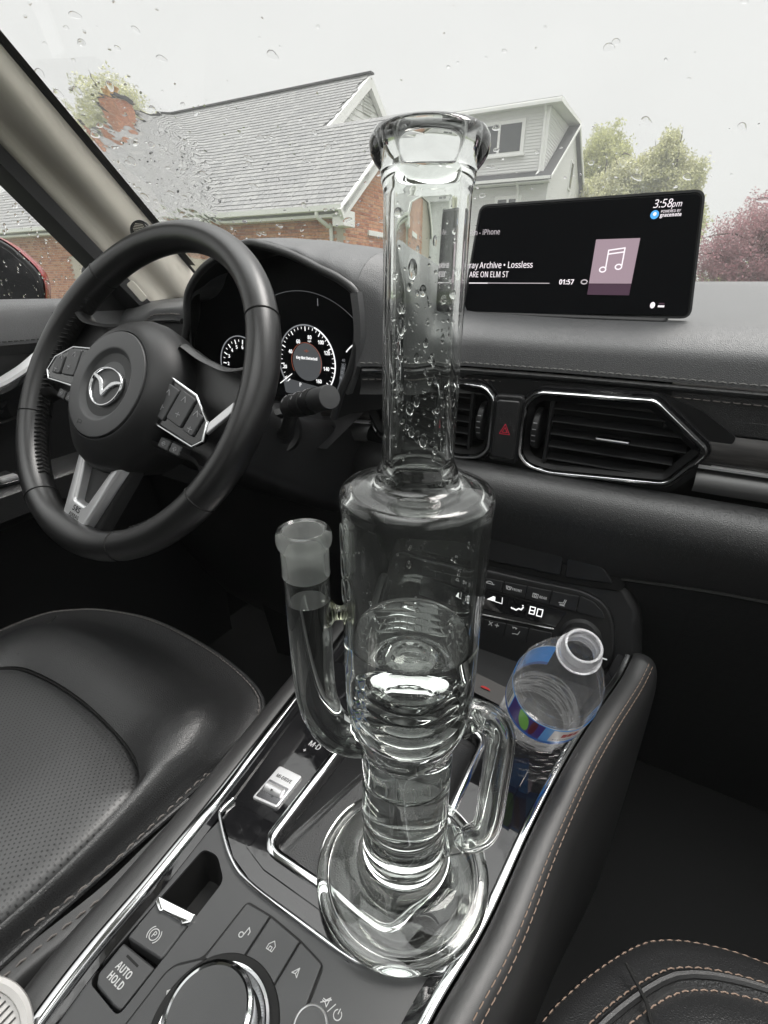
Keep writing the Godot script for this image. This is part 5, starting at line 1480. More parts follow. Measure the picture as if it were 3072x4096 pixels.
	obj("rear_plate", pierced(rear, cut, -0.133, 0.0, 0.012), M.matte_grey, c, 30)
	obj("pocket", Geo.new().grid([PackedVector3Array(Array(cut).map(func(p): return Vector3(p.x, -0.002, -p.y))), PackedVector3Array(Array(inset(cut, 0.004)).map(func(p): return Vector3(p.x, -0.035, -p.y)))], true, false, false, true), M.groove, c)
	var pb := obj("parking_brake_switch", laid(rxz([Vector2(-0.1495, 0.1085), Vector2(-0.1170, 0.1050), Vector2(-0.1163, 0.1308), Vector2(-0.1484, 0.1345)], 0.003), 0.0015, 0.012, 0.0015), M.matte_grey, c)
	obj("chrome_lip", laid(rxz([Vector2(-0.1500, 0.1062), Vector2(-0.1165, 0.1005), Vector2(-0.1155, 0.1065), Vector2(-0.1205, 0.1110), Vector2(-0.1215, 0.1093), Vector2(-0.1395, 0.1115), Vector2(-0.1405, 0.1135), Vector2(-0.1490, 0.1105)], 0.001, 2), 0.0042, 0.007, 0.001), M.chrome, pb)
	var tb := Transform3D(FLAT, Vector3(-0.1330, 0.0016, 0.1235))
	obj("brake_icon", Geo.new().add(ribbon([arc(Vector2.ZERO, 0.0034, 0, 360, 20), arc(Vector2.ZERO, 0.0050, -50, 50, 8), arc(Vector2.ZERO, 0.0050, 130, 230, 8)], 0.0005, 0.0002), tb), M.print_white, pb)
	words("P", 0.0036, Vector3(-0.1330, 0.0017, 0.1253), FLAT, M.print_white, pb)
	var ah := obj("auto_hold_switch", laid(rxz([Vector2(-0.1482, 0.1370), Vector2(-0.1170, 0.1352), Vector2(-0.1173, 0.1605), Vector2(-0.1230, 0.1612), Vector2(-0.1425, 0.1605), Vector2(-0.1473, 0.1560)], 0.002), 0.0005, 0.012, 0.001), M.matte_grey, c)
	words("AUTO", 0.0044, Vector3(-0.1335, 0.0008, 0.1487), FLAT, M.print_white, ah, "lettering", true, 0.85)
	words("HOLD", 0.0044, Vector3(-0.1335, 0.0008, 0.1548), FLAT, M.print_white, ah, "lettering", true, 0.85)
	obj("lamp_slot", laid(rect(0.012, 0.0014, 0.0004, Vector2(-0.1335, -0.1405)), 0.0007, 0.001), M.groove, ah)
	# gloss plate with the shifter gate
	var chrome_line := smooth([Vector3(-0.1595, 0.0025, 0.022), Vector3(-0.1605, 0.0025, 0.0345), Vector3(-0.1545, 0.0025, 0.0415), Vector3(-0.1257, 0.0025, 0.0585), Vector3(-0.0990, 0.0025, 0.0653), Vector3(-0.0525, 0.0025, 0.0657), Vector3(-0.0060, 0.0025, 0.0650), Vector3(0.0117, 0.0025, 0.0597), Vector3(0.0470, 0.0025, 0.0430), Vector3(0.0525, 0.0025, 0.0370), Vector3(0.0540, 0.0025, 0.028)], 5)
	obj("chrome_line", sweep(chrome_line, [Vector2(-0.0017, -0.004), Vector2(-0.0017, 0.0002), Vector2(-0.0006, 0.0012), Vector2(0.0006, 0.0012), Vector2(0.0017, 0.0002), Vector2(0.0017, -0.004)]), M.chrome, c, 50)
	var plate := xz([Vector2(-0.1600, 0.030), Vector2(-0.1530, 0.040), Vector2(-0.1250, 0.0565), Vector2(-0.0985, 0.0630), Vector2(-0.006, 0.0630), Vector2(0.0110, 0.0580), Vector2(0.0500, 0.0385), Vector2(0.0565, 0.0), Vector2(0.0650, -0.085), Vector2(0.0765, -0.172), Vector2(-0.1870, -0.172), Vector2(-0.1770, -0.096), Vector2(-0.1630, 0.010)])
	var gate := rect(0.122, 0.196, 0.016, Vector2(-0.048, 0.060), 6)
	obj("plate_border", pierced(plate, gate, -0.048, -0.0012, 0.01), M.gloss_black, c, 30)
	obj("shifter_plate", pierced(inset(plate, 0.0115), gate, -0.048, 0.0, 0.006), M.gloss_black, c, 30)
	var gp: Array = Array(gate).map(func(p): return Vector3(p.x, 0.0012, -p.y))
	obj("gate_frame", sweep(gp, [Vector2(-0.0036, -0.003), Vector2(-0.0036, 0.0004), Vector2(-0.0018, 0.0018), Vector2(0.0012, 0.0018), Vector2(0.0036, 0.0002), Vector2(0.0036, -0.003)], Vector3.UP, true), M.chrome, c, 50)
	obj("gate_wall", Geo.new().grid([PackedVector3Array(Array(inset(gate, 0.003)).map(func(p): return Vector3(p.x, 0.0005, -p.y))), PackedVector3Array(Array(inset(gate, 0.006)).map(func(p): return Vector3(p.x, -0.010, -p.y)))]), M.gloss_black, c)
	var boot := []
	for q in [[0.006, -0.010, 0.0], [0.012, -0.006, 0.1], [0.022, 0.003, 0.4], [0.034, 0.012, 0.75], [0.044, 0.026, 1.0], [0.046, 0.034, 1.0]]:
		var ring := PackedVector3Array()
		var ins := inset(gate, 0.006)
		for i in ins.size():
			var p := Vector2(ins[i].x, ins[i].y)
			var toward := Vector2(-0.045, 0.112) + (p - Vector2(-0.048, 0.06)).normalized() * 0.012
			var k: float = q[2]
			var fold := 0.002 * sin(i * 1.1) * k * (1.0 - k) * 4.0
			p = p.lerp(toward, k)
			ring.append(Vector3(p.x, q[1] + fold, -p.y))
		boot.append(ring)
	obj("shifter_boot", Geo.new().grid(boot, true, false, false, true), M.leather, c, 60)
	words("M·D", 0.0058, Vector3(-0.1320, 0.0001, -0.0580), FLAT, M.print_white, c, "lettering", false, 0.95)
	words("+", 0.0050, Vector3(-0.1375, 0.0001, -0.0490), FLAT, M.print_white, c)
	words("–", 0.0050, Vector3(-0.1360, 0.0001, -0.0720), FLAT, M.print_white, c)
	# drive mode switch
	var md := obj("drive_mode_switch", laid(rxz([Vector2(-0.1462, -0.0245), Vector2(-0.1202, -0.0265), Vector2(-0.1200, 0.0095), Vector2(-0.1460, 0.0128)], 0.0025), 0.0028, 0.004, 0.001), M.satin_metal, c)
	obj("well", laid(rxz([Vector2(-0.1440, -0.0085), Vector2(-0.1222, -0.0100), Vector2(-0.1220, 0.0075), Vector2(-0.1438, 0.0102)], 0.001, 2), 0.0030, 0.0005), M.dark_chrome, md)
	obj("rocker", Geo.new().add(rod(Vector3(-0.142, 0.0022, -0.0015), Vector3(-0.124, 0.0022, -0.003), 0.0048, 20, 0.0006), Transform3D()), M.satin_metal, md)
	words("Mi-DRIVE", 0.0034, Vector3(-0.1330, 0.0029, -0.0140), Basis(Vector3.UP, 0.06) * FLAT, M.print_black, md, "lettering", true, 0.8)
	obj("arrow", Geo.new().add(prism(PackedVector2Array([Vector2(-0.0012, 0.001), Vector2(0.0012, 0.001), Vector2(0, -0.0014)]), 0.0003), Transform3D(FLAT, Vector3(-0.1330, 0.0071, 0.0012))), M.print_black, md)
	# commander knob and its keys
	var kc := Vector3(-0.0575, 0, 0.1385)
	var keys := obj("key_bed", laid(rxz([Vector2(-0.0915, 0.0745), Vector2(-0.0690, 0.0725), Vector2(-0.0410, 0.0735), Vector2(-0.0190, 0.0765), Vector2(-0.0150, 0.100), Vector2(-0.0150, 0.200), Vector2(-0.1090, 0.200), Vector2(-0.1090, 0.133), Vector2(-0.1065, 0.1265), Vector2(-0.0935, 0.115)], 0.004), 0.0008, 0.002), M.groove, c)
	for q in [["music_key", [Vector2(-0.0902, 0.0758), Vector2(-0.0697, 0.0738), Vector2(-0.0690, 0.1150), Vector2(-0.0920, 0.1150)]], ["home_key", [Vector2(-0.0688, 0.0738), Vector2(-0.0414, 0.0748), Vector2(-0.0414, 0.1050), Vector2(-0.0681, 0.1130)]], ["navigation_key", [Vector2(-0.0405, 0.0749), Vector2(-0.0202, 0.0776), Vector2(-0.0163, 0.100), Vector2(-0.0163, 0.150), Vector2(-0.0300, 0.150), Vector2(-0.0405, 0.105)]], ["back_key", [Vector2(-0.1078, 0.1335), Vector2(-0.1055, 0.1278), Vector2(-0.0925, 0.1163), Vector2(-0.0800, 0.1163), Vector2(-0.0800, 0.199), Vector2(-0.1078, 0.199)]]]:
		obj(q[0], laid(rxz(q[1], 0.0015, 2), 0.0024, 0.003, 0.0008), M.matte_grey, c)
	var ic := Transform3D(FLAT, Vector3(0, 0.0025, 0))
	obj("music_icon", Geo.new().add(ribbon([arc(Vector2(-0.0796, -0.0928), 0.0016, 0, 360, 10), [Vector2(-0.0781, -0.0925), Vector2(-0.0775, -0.0868), Vector2(-0.0752, -0.0885), Vector2(-0.0752, -0.0905)]], 0.0006, 0.0002), ic), M.print_white, c)
	obj("home_icon", Geo.new().add(ribbon([[Vector2(-0.0590, -0.0870), Vector2(-0.0565, -0.0838), Vector2(-0.0540, -0.0860), Vector2(-0.0542, -0.0895), Vector2(-0.0588, -0.0898), Vector2(-0.0590, -0.0870)], [Vector2(-0.0575, -0.0898), Vector2(-0.0574, -0.0875), Vector2(-0.0556, -0.0874), Vector2(-0.0556, -0.0896)]], 0.0005, 0.0002), ic), M.print_white, c)
	obj("navigation_icon", Geo.new().add(ribbon([[Vector2(-0.0350, -0.0912), Vector2(-0.0318, -0.0868), Vector2(-0.0305, -0.0918), Vector2(-0.0325, -0.0905), Vector2(-0.0350, -0.0912)], [Vector2(-0.0325, -0.0905), Vector2(-0.0318, -0.0868)]], 0.0005, 0.0002), ic), M.print_white, c)
	obj("back_icon", Geo.new().add(ribbon([[Vector2(-0.0985, -0.1392), Vector2(-0.0955, -0.1395), Vector2(-0.0945, -0.1420), Vector2(-0.0970, -0.1435)], [Vector2(-0.0975, -0.1380), Vector2(-0.0988, -0.1393), Vector2(-0.0975, -0.1406)]], 0.0006, 0.0002), ic), M.print_white, c)
	obj("knob_well", Geo.new().add(lathe([Vector2(0.0405, 0.0022), Vector2(0.0395, 0.0034), Vector2(0.036, 0.0026), Vector2(0.0345, 0.0026)], 64), Transform3D(Basis(), kc)), M.groove, c)
	obj("knob_ring", Geo.new().add(lathe([Vector2(0.0350, 0.0020), Vector2(0.0350, 0.0052), Vector2(0.0340, 0.0066), Vector2(0.0322, 0.0060), Vector2(0.0312, 0.0035), Vector2(0.029, 0.002)], 72), Transform3D(Basis(), kc)), M.chrome, c)
	var kb := Node3D.new()
	kb.name = "commander_knob"
	c.add_child(kb)
	kb.position = kc
	var knurl := []
	for q in [[0.0262, 0.002], [0.0262, 0.0245]]:
		var ring := PackedVector3Array()
		for j in 240:
			var a := TAU * j / 240
			ring.append(Vector3(cos(a) * (q[0] + 0.0004 * (j % 2)), q[1], sin(a) * (q[0] + 0.0004 * (j % 2))))
		knurl.append(ring)
	obj("knurl", Geo.new().grid(knurl), M.satin_metal, kb, 20)
	obj("collar", lathe([Vector2(0.0264, 0.0240), Vector2(0.0268, 0.0262), Vector2(0.0258, 0.0286), Vector2(0.0240, 0.0294), Vector2(0.0230, 0.0286)], 72), M.chrome, kb)
	obj("cap", lathe([Vector2(0.0233, 0.0280), Vector2(0.0228, 0.0286), Vector2(0.015, 0.0281), Vector2(0.0, 0.0278)], 64), M.matte_grey, kb)
	var vk := Node3D.new()
	vk.name = "volume_knob"
	c.add_child(vk)
	vk.position = Vector3(-0.0055, 0, 0.1085)
	obj("skirt", lathe([Vector2(0.0110, 0.0), Vector2(0.0108, 0.0118), Vector2(0.0100, 0.0128), Vector2(0.0094, 0.0124)], 48), M.satin_metal, vk)
	obj("cap", lathe([Vector2(0.0096, 0.0120), Vector2(0.0092, 0.0124), Vector2(0.0, 0.0120)], 40), M.matte_grey, vk)
	obj("mute_icon", Geo.new().add(ribbon([[Vector2(-0.0095, -0.0905), Vector2(-0.0075, -0.0905), Vector2(-0.0055, -0.0880), Vector2(-0.0055, -0.0930), Vector2(-0.0075, -0.0915), Vector2(-0.0095, -0.0915)], [Vector2(-0.0100, -0.0930), Vector2(-0.0045, -0.0885)], [Vector2(-0.0035, -0.0945), Vector2(-0.0010, -0.0890)], arc(Vector2(0.0030, -0.0925), 0.0026, 120, 420, 14), [Vector2(0.0030, -0.0893), Vector2(0.0030, -0.0920)]], 0.0005, 0.0002), Transform3D(FLAT, Vector3(0, 0.0001, 0))), M.print_white, c)
	# tray in front of the plate
	var tray := xz([Vector2(-0.196, -0.173), Vector2(0.0800, -0.173), Vector2(0.0950, -0.245), Vector2(0.112, -0.325), Vector2(-0.222, -0.325), Vector2(-0.207, -0.245)])
	obj("front_tray", Geo.new().grid([PackedVector3Array(Array(tray).map(func(p): return Vector3(p.x, -0.002, -p.y))), PackedVector3Array(Array(inset(tray, 0.004)).map(func(p): return Vector3(p.x, -0.032, -p.y)))], true, false, false, true), M.black_plastic, c)
	# things lying in the tray and standing on the console
	var pa := tag(obj("paper_slip", Geo.new().add(box(Vector3(0.085, 0.0006, 0.026), Vector3.ZERO), Transform3D(Basis(Vector3.UP, -0.12) * Basis(Vector3(1, 0, 0), 0.2), Vector3(-0.012, -0.024, -0.247))), M.paper, self), "pale paper slip with red print lying in the front tray", "paper")
	obj("red_print", Geo.new().add(prism(PackedVector2Array(arc(Vector2.ZERO, 0.0062, 0, 200, 9, 0.0026)), 0.0003), Transform3D(Basis(Vector3.UP, -0.12) * Basis(Vector3(1, 0, 0), 0.2) * FLAT, Vector3(-0.016, -0.0226, -0.2445))), M.red_ink, pa)
	var sh := thing("gear_selector", "gear selector with leather grip and silver trim behind the glass pipe", "gear lever")
	obj("stem", rod(Vector3(-0.045, 0.02, -0.112), Vector3(-0.045, 0.05, -0.118), 0.009, 16), M.satin_metal, sh)
	var kr := []
	for q in [[0.012, 0.040], [0.020, 0.046], [0.024, 0.058], [0.0235, 0.072], [0.019, 0.083], [0.010, 0.088]]:
		var ring := PackedVector3Array()
		for j in 32:
			var a := TAU * j / 32
			ring.append(Vector3(-0.045 + cos(a) * q[0] * 0.95, q[1], -0.122 + sin(a) * q[0] * 1.25))
		kr.append(ring)
	obj("grip", Geo.new().grid(kr, true, false, true, true).fix(), M.leather, sh, 60)
	obj("trim", tube(v3(arc(Vector2(0, 0), 0.0225, 0, 360, 32), 0.0).map(func(p): return Vector3(-0.045 + p.x, 0.062, -0.122 + p.y * 1.28)), 0.0016, 6), M.chrome, sh)
	var cup := thing("paper_cup", "white lidded cup corner at the driver's side of the console", "cup", Vector3(-0.1660, 0.022, 0.2235), Basis(Vector3(0, 0, 1), -0.55))
	obj("body", lathe([Vector2(0.0, -0.075), Vector2(0.024, -0.075), Vector2(0.034, 0.0), Vector2(0.032, 0.0), Vector2(0.022, -0.072), Vector2(0.0, -0.072)], 48), M.white_plastic, cup)
	obj("lid", lathe([Vector2(0.0350, -0.004), Vector2(0.0368, 0.0), Vector2(0.0360, 0.0045), Vector2(0.0335, 0.0060), Vector2(0.0305, 0.0045), Vector2(0.0300, 0.0005), Vector2(0.0, 0.0003)], 64), M.white_plastic, cup)
	var ribs := Geo.new()
	for k in 15:
		var x := -0.026 + k * 0.0037
		var l := sqrt(0.0009 - x * x) * 1.9
		ribs.add(box(Vector3(0.0010, 0.0008, l), Vector3(x, 0.0008, 0)))
	obj("rib", ribs, M.paper, cup, 20, "stuff")

# ---------------------------------------------------------------- seats
func resample(pts: Array, n: int) -> Array:                        # closed outline -> n points evenly along it
	var len := [0.0]
	for i in pts.size(): len.append(len[i] + pts[i].distance_to(pts[(i + 1) % pts.size()]))
	var out := []
	var k := 0
	for i in n:
		var s: float = len[pts.size()] * i / n
		while len[k + 1] < s: k += 1
		out.append(pts[k].lerp(pts[(k + 1) % pts.size()], (s - len[k]) / (len[k + 1] - len[k])))
	return out

func shrink(pts: Array, d: float) -> Array:
	return Array(inset(PackedVector2Array(pts), d))

func seats() -> void:
	# driver's seat: outline (x, z)
	var st := thing("driver_seat", "black leather driver's seat with perforated centre panel", "seat")
	var o := resample(smooth([Vector2(-0.205, 0.02), Vector2(-0.199, -0.035), Vector2(-0.222, -0.082), Vector2(-0.262, -0.104), Vector2(-0.345, -0.120), Vector2(-0.45, -0.124), Vector2(-0.52, -0.112), Vector2(-0.585, -0.082), Vector2(-0.625, -0.02), Vector2(-0.63, 0.2), Vector2(-0.63, 0.55), Vector2(-0.59, 0.60), Vector2(-0.28, 0.60), Vector2(-0.235, 0.55), Vector2(-0.222, 0.2)], 6, true), 140)
	var ins := smooth([Vector2(-0.2320, 0.13), Vector2(-0.2370, 0.068), Vector2(-0.250, 0.050), Vector2(-0.28, 0.038), Vector2(-0.33, 0.028), Vector2(-0.40, 0.022), Vector2(-0.47, 0.024), Vector2(-0.515, 0.034), Vector2(-0.545, 0.065), Vector2(-0.555, 0.13), Vector2(-0.56, 0.52), Vector2(-0.53, 0.56), Vector2(-0.32, 0.56), Vector2(-0.262, 0.52), Vector2(-0.240, 0.28)], 6, true)
	var tops := func(p: Vector2) -> float:                          # height of the leather between seam and insert
		return 0.004 + 0.020 * exp(-pow((p.x + 0.235) / 0.05, 2.0)) * smoothstep(0.16, -0.03, p.y) + 0.012 * exp(-pow((p.y + 0.03) / 0.05, 2.0)) - 0.018 * smoothstep(-0.05, -0.12, p.y)
	var rings := []
	var ino := []
	for i in o.size():
		var best: Vector2 = ins[0]
		for q in ins:
			if q.distance_to(o[i]) < best.distance_to(o[i]): best = q
		ino.append(best)
	for k in 12:
		var ring := PackedVector3Array()
		for i in o.size():
			var p: Vector2 = o[i]
			if k == 0: ring.append(Vector3(lerpf(p.x, -0.41, 0.06), -0.34, lerpf(p.y, 0.25, 0.06)))
			elif k == 1: ring.append(Vector3(p.x, -0.10, p.y))
			elif k == 2: ring.append(Vector3(p.x, -0.022, p.y))
			elif k == 3: ring.append(Vector3(lerpf(p.x, -0.41, 0.006), -0.0150, lerpf(p.y, 0.25, 0.006)))
			else:
				var s := (k - 4) / 7.0
				var q: Vector2 = p.lerp(ino[i], lerpf(0.06, 1.0, s))
				var h: float = tops.call(q) * smoothstep(0.0, 0.55, s) - 0.0145 * (1.0 - smoothstep(0.0, 0.8, s)) - 0.006 * smoothstep(0.85, 1.0, s)
				ring.append(Vector3(q.x, h, q.y))
		rings.append(ring)
	obj("bolster", Geo.new().grid(rings), M.leather, st, 60)
	var cen := Vector2(-0.40, 0.28)
	rings = []
	for k in 9:
		var ring := PackedVector3Array()
		for p in ins:
			var q: Vector2 = p.lerp(cen, [0.0, 0.02, 0.06, 0.15, 0.3, 0.5, 0.7, 0.9, 0.98][k])
			var h: float = [-0.007, 0.001, 0.005, 0.008, 0.009, 0.009, 0.009, 0.009, 0.009][k]
			ring.append(Vector3(q.x, h - 0.010 * smoothstep(-0.30, -0.45, q.x) * smoothstep(0.02, 0.12, q.y), q.y))
		rings.append(ring)
	obj("insert", Geo.new().grid(rings, true, false, false, true), M.perforated, st, 60)
	obj("insert_seam", tube(ins.map(func(p): return Vector3(p.x, -0.003, p.y)) + [Vector3(ins[0].x, -0.003, ins[0].y)], 0.0016, 6), M.groove, st)
	var seam: Array = shrink(o, 0.004)
	seam = seam.map(func(p): return Vector3(p.x, -0.0130, p.y))
	obj("piping", tube(o.map(func(p): return Vector3(p.x, -0.0170, p.y)), 0.0026, 8), M.leather, st)
	obj("stitching", stitches(seam.slice(0, 60), 0.0050, 0.0024, 0.0012, Vector3(0.2, 0.95, 0)), M.thread_grey, st, 60, "stuff")
	obj("stitching", stitches(o.slice(0, 60).map(func(p): return Vector3(p.x + 0.0012, -0.028, p.y - 0.001)), 0.0052, 0.0026, 0.0012, Vector3(0.9, 0.3, -0.3)), M.thread_grey, st, 60, "stuff")
	var edge := [[-0.04, -0.1995], [0.02, -0.2055], [0.10, -0.2075], [0.20, -0.2225], [0.50, -0.2345]]
	obj("flank_cover", sheet(40, 10, func(a, b):
		var z := lerpf(-0.035, 0.5, a)
		return Vector3(lut(edge, z) + 0.001 + 0.027 * b, -0.0185 - 0.004 * b - 0.12 * pow(b, 8.0) + 0.0012 * sin(a * 37.0) * b, z)), M.console_pad, st, 70)
	for q in [[-0.0045, -0.0118], [0.0085, -0.0190]]:
		var line := []
		for i in 40:
			var z := lerpf(-0.02, 0.40, i / 39.0)
			line.append(Vector3(lut(edge, z) + q[0], q[1], z))
		obj("stitching", stitches(line, 0.0062, 0.0036, 0.0015, Vector3(0.1, 0.98, 0)), M.thread_grey, st, 60, "stuff")
	obj("cushion_seam", tube([Vector3(-0.562, 0.0050, -0.045), Vector3(-0.540, 0.0090, -0.010), Vector3(-0.522, 0.0060, 0.022)], 0.0013, 6), M.groove, st)
	obj("backrest", Geo.new().add(box(Vector3(0.46, 0.75, 0.14), Vector3.ZERO, 0.06), Transform3D(Basis(Vector3(1, 0, 0), -0.3), Vector3(-0.41, 0.36, 0.68))), M.leather, st)
	# passenger seat
	var ps := thing("passenger_seat", "black leather passenger seat corner with tan stitching", "seat")
	var po := resample(smooth([Vector2(0.112, 0.06), Vector2(0.1165, 0.008), Vector2(0.1265, -0.014), Vector2(0.1435, -0.042), Vector2(0.1690, -0.076), Vector2(0.189, -0.094), Vector2(0.221, -0.109), Vector2(0.265, -0.119), Vector2(0.36, -0.125), Vector2(0.46, -0.115), Vector2(0.52, -0.07), Vector2(0.54, 0.02), Vector2(0.54, 0.5), Vector2(0.50, 0.58), Vector2(0.16, 0.58), Vector2(0.118, 0.5), Vector2(0.11, 0.2)], 6, true), 150)
	var pc := Vector2(0.33, 0.20)
	rings = []
	for q in [[0.05, -0.36], [-0.01, -0.12], [0.0, -0.062], [0.012, -0.0565], [0.045, -0.0480], [0.085, -0.0440], [0.092, -0.0405], [0.108, -0.0375], [0.118, -0.0400], [0.15, -0.030], [0.22, -0.020], [0.35, -0.013], [0.6, -0.012], [0.9, -0.012]]:
		var ring := PackedVector3Array()
		for p in po:
			var r: Vector2 = p.lerp(pc, q[0])
			ring.append(Vector3(r.x, q[1], r.y))
		rings.append(ring)
	obj("cushion", Geo.new().grid(rings, true, false, false, true), M.leather, ps, 60)
	var ring_at := func(k: float, y: float) -> Array: return po.map(func(p): return Vector3(p.lerp(pc, k).x, y, p.lerp(pc, k).y))
	obj("piping", tube(ring_at.call(0.100, -0.0375), 0.0030, 8), M.wheel_leather, ps)
	for q in [[0.006, -0.0595], [0.080, -0.0430], [0.128, -0.0365]]:
		obj("stitching", stitches(ring_at.call(q[0], q[1]).slice(0, 90), 0.0050, 0.0020, 0.0009, Vector3(-0.2, 0.95, -0.2)), M.thread_tan, ps, 60, "stuff")
	obj("cushion_seam", tube([Vector3(0.164, -0.0385, -0.050), Vector3(0.178, -0.0330, -0.030), Vector3(0.185, -0.024, 0.0), Vector3(0.19, -0.018, 0.06), Vector3(0.20, -0.013, 0.2)], 0.0013, 6), M.groove, ps)
	obj("backrest", Geo.new().add(box(Vector3(0.46, 0.75, 0.14), Vector3.ZERO, 0.06), Transform3D(Basis(Vector3(1, 0, 0), -0.3), Vector3(0.33, 0.34, 0.70))), M.leather, ps)

# ---------------------------------------------------------------- the glass pipe
func pipe() -> void:
	var yaw := Basis(Vector3(0.86716, 0, -0.49803), Vector3.UP, Vector3(0.49803, 0, 0.86716))     # x to the handle, -x to the joint
	var p := thing("glass_water_pipe", "tall clear glass water pipe half full of water, standing on the console", "glass pipe", Vector3(0, 0.0032, 0), yaw)
	var mm := func(list: Array) -> Array: return list.map(func(q): return Vector2(q[0], q[1]) * 0.001)
	var level := 0.2350
	# outside from the underside of the foot up to the lip and down the dry inside
	var outer: Array = mm.call([[0.0, 20.0], [14, 19.6], [27, 17.6], [39, 13.4], [48, 9.0], [54, 6.4], [56.2, 4.6], [57.0, 2.2], [58.4, 0.7], [60.6, 0.0], [63.0, 0.5], [65.2, 2.2], [66.2, 4.8], [65.8, 7.4], [64.2, 9.4], [61.8, 10.4], [58.6, 10.6], [54, 12.0], [47, 15.4], [40, 19.8], [35.0, 24.6], [32.0, 29.6], [30.5, 35.0], [30.2, 40], [30.2, 50], [30.2, 72], [30.3, 75.0], [30.8, 76.3], [31.2, 77.6], [30.8, 79.0], [30.3, 80.2], [30.2, 84], [30.2, 110], [30.2, 138], [30.4, 146], [31.2, 152], [33.4, 159], [36.2, 167], [38.2, 175], [39.0, 183], [39.2, 200], [39.2, 250], [39.2, 300], [39.2, 313], [39.5, 316.5], [39.6, 319.5], [39.1, 322.2], [37.8, 324.2], [35.6, 325.3], [31.5, 325.9], [26, 326.6], [22.4, 327.8], [20.6, 329.6], [19.8, 331.6], [20.2, 333.4], [19.6, 335.4], [18.3, 337.5], [17.7, 341], [17.6, 360], [17.6, 400], [17.6, 440], [17.6, 449], [17.9, 452.0], [18.7, 454.0], [18.6, 456.0], [19.2, 457.6], [21.0, 459.6], [22.6, 462.2], [23.3, 465.2], [22.9, 468.0], [21.5, 470.2], [19.2, 471.3], [17.0, 471.4], [14.9, 470.6], [14.2, 468.6], [13.6, 465.6], [13.4, 461], [13.4, 440], [13.4, 400], [13.4, 350], [13.4, 338], [13.7, 332], [14.6, 327.4], [16.6, 324.2], [20, 322.6], [26, 321.8], [31.5, 321.2], [33.4, 320.2], [34.4, 318.0], [34.6, 314.0], [34.6, 305], [34.6, 260], [34.6, 235.6], [34.6, 235.0]])
	obj("body", lathe(outer, 112), M.clear_glass, p, 50)
	var inner: Array = mm.call([[34.6, 235.0], [34.6, 215], [34.5, 190], [34.0, 182], [32.6, 174], [30.2, 166], [27.6, 158], [26.3, 150], [26.0, 142], [26.0, 120], [26.0, 90], [26.0, 60], [26.0, 44], [25.4, 40.0], [23.6, 37.0], [20, 35.0], [14, 33.8], [6, 33.2], [0.0, 33.0]])
	var wet := lathe(inner, 112)
	var am := wet.mesh(50)
	am.surface_set_material(0, M.wet_wall)
	# water surface, with its meniscus
	lathe(mm.call([[34.6, 235.0], [34.1, 234.1], [33.0, 233.7], [30, 233.55], [15, 233.5], [0.0, 233.5]]), 112).mesh(50, am)
	am.surface_set_material(1, M.water)
	raw("water", am, null, p)
	# ribbed dome in the water, with air under it
	var dome := Node3D.new()
	dome.name = "ribbed_percolator"
	p.add_child(dome)
	var ribs := [[0.0, 162.0]]
	var y := 162.0
	ribs.append([17.0, 162.0])
	for k in 5:
		for q in [[20.4, 0.3], [21.9, 1.8], [22.3, 3.6], [21.9, 5.4], [20.6, 7.0], [19.6, 8.2]]:
			ribs.append([q[0] - 0.2 * k, y + q[1]])
		y += 8.6
	ribs += [[17.5, 206.5], [12.0, 208.0], [10.5, 209.8], [9.0, 211.2], [7.5, 209.6], [6.0, 208.2], [0.0, 208.0]]
	obj("ribs", lathe(mm.call(ribs), 88), M.wet_wall, dome, 50)
	obj("air_pocket", lathe(mm.call([[0.0, 196.5], [6, 196.2], [12.0, 195.0], [15.5, 192.5], [16.6, 189.0], [15.0, 186.6], [0.0, 186.0]].map(func(q): return [q[0], 382.5 - q[1] + 9.0])), 64).fix().flip(), M.clear_glass, dome, 50)
	# slotted grid lower down
	var grid := Node3D.new()
	grid.name = "slotted_percolator"
	p.add_child(grid)
	obj("disc", lathe(mm.call([[0.0, 119.0], [25.0, 119.0], [25.3, 119.8], [25.0, 120.6], [0.0, 120.6]]), 72), M.wet_wall, grid)
	for k in 18:
		var a := TAU * k / 18
		obj("slot", Geo.new().grid(tube_rings(smooth([Vector3(cos(a) * 0.0244, 0.1235, sin(a) * 0.0244), Vector3(cos(a) * 0.0240, 0.129, sin(a) * 0.0240), Vector3(cos(a + 0.06) * 0.0244, 0.1345, sin(a + 0.06) * 0.0244)], 3), [0.0004, 0.0006, 0.0007, 0.0007, 0.0007, 0.0006, 0.0004], 8), true, false, true, true).fix(), M.slot_white, grid)
	# joint arm on the driver's side
	var path := smooth([Vector3(-0.0588, 0.272, 0), Vector3(-0.0588, 0.238, 0), Vector3(-0.0586, 0.205, 0), Vector3(-0.0576, 0.185, 0), Vector3(-0.0538, 0.1665, 0), Vector3(-0.0465, 0.1540, 0), Vector3(-0.0375, 0.1485, 0), Vector3(-0.0285, 0.1470, 0)], 6)
	var arm := Geo.new()
	var orings := tube_rings(path, [0.0126], 40)
	var irings := tube_rings(path, [0.0104], 40)
	var wl := 0.2562
	var dry := []
	var full := []
	for i in path.size():
		if path[i].y > wl + 0.0005: dry.append(irings[i])
		else: full.append(irings[i])
	var edge := PackedVector3Array()
	for q in irings[0]: edge.append(Vector3(q.x, wl, q.z))
	dry.append(edge)
	full.insert(0, edge)
	# the joint on top: a ground glass sleeve and a rounded lip, one wall with the arm
	var at := func(r: float, h: float) -> PackedVector3Array:
		var ring := PackedVector3Array()
		for q in orings[0]: ring.append(Vector3(-0.0588, h, 0) + Vector3(q.x + 0.0588, 0, q.z).normalized() * r)
		return ring
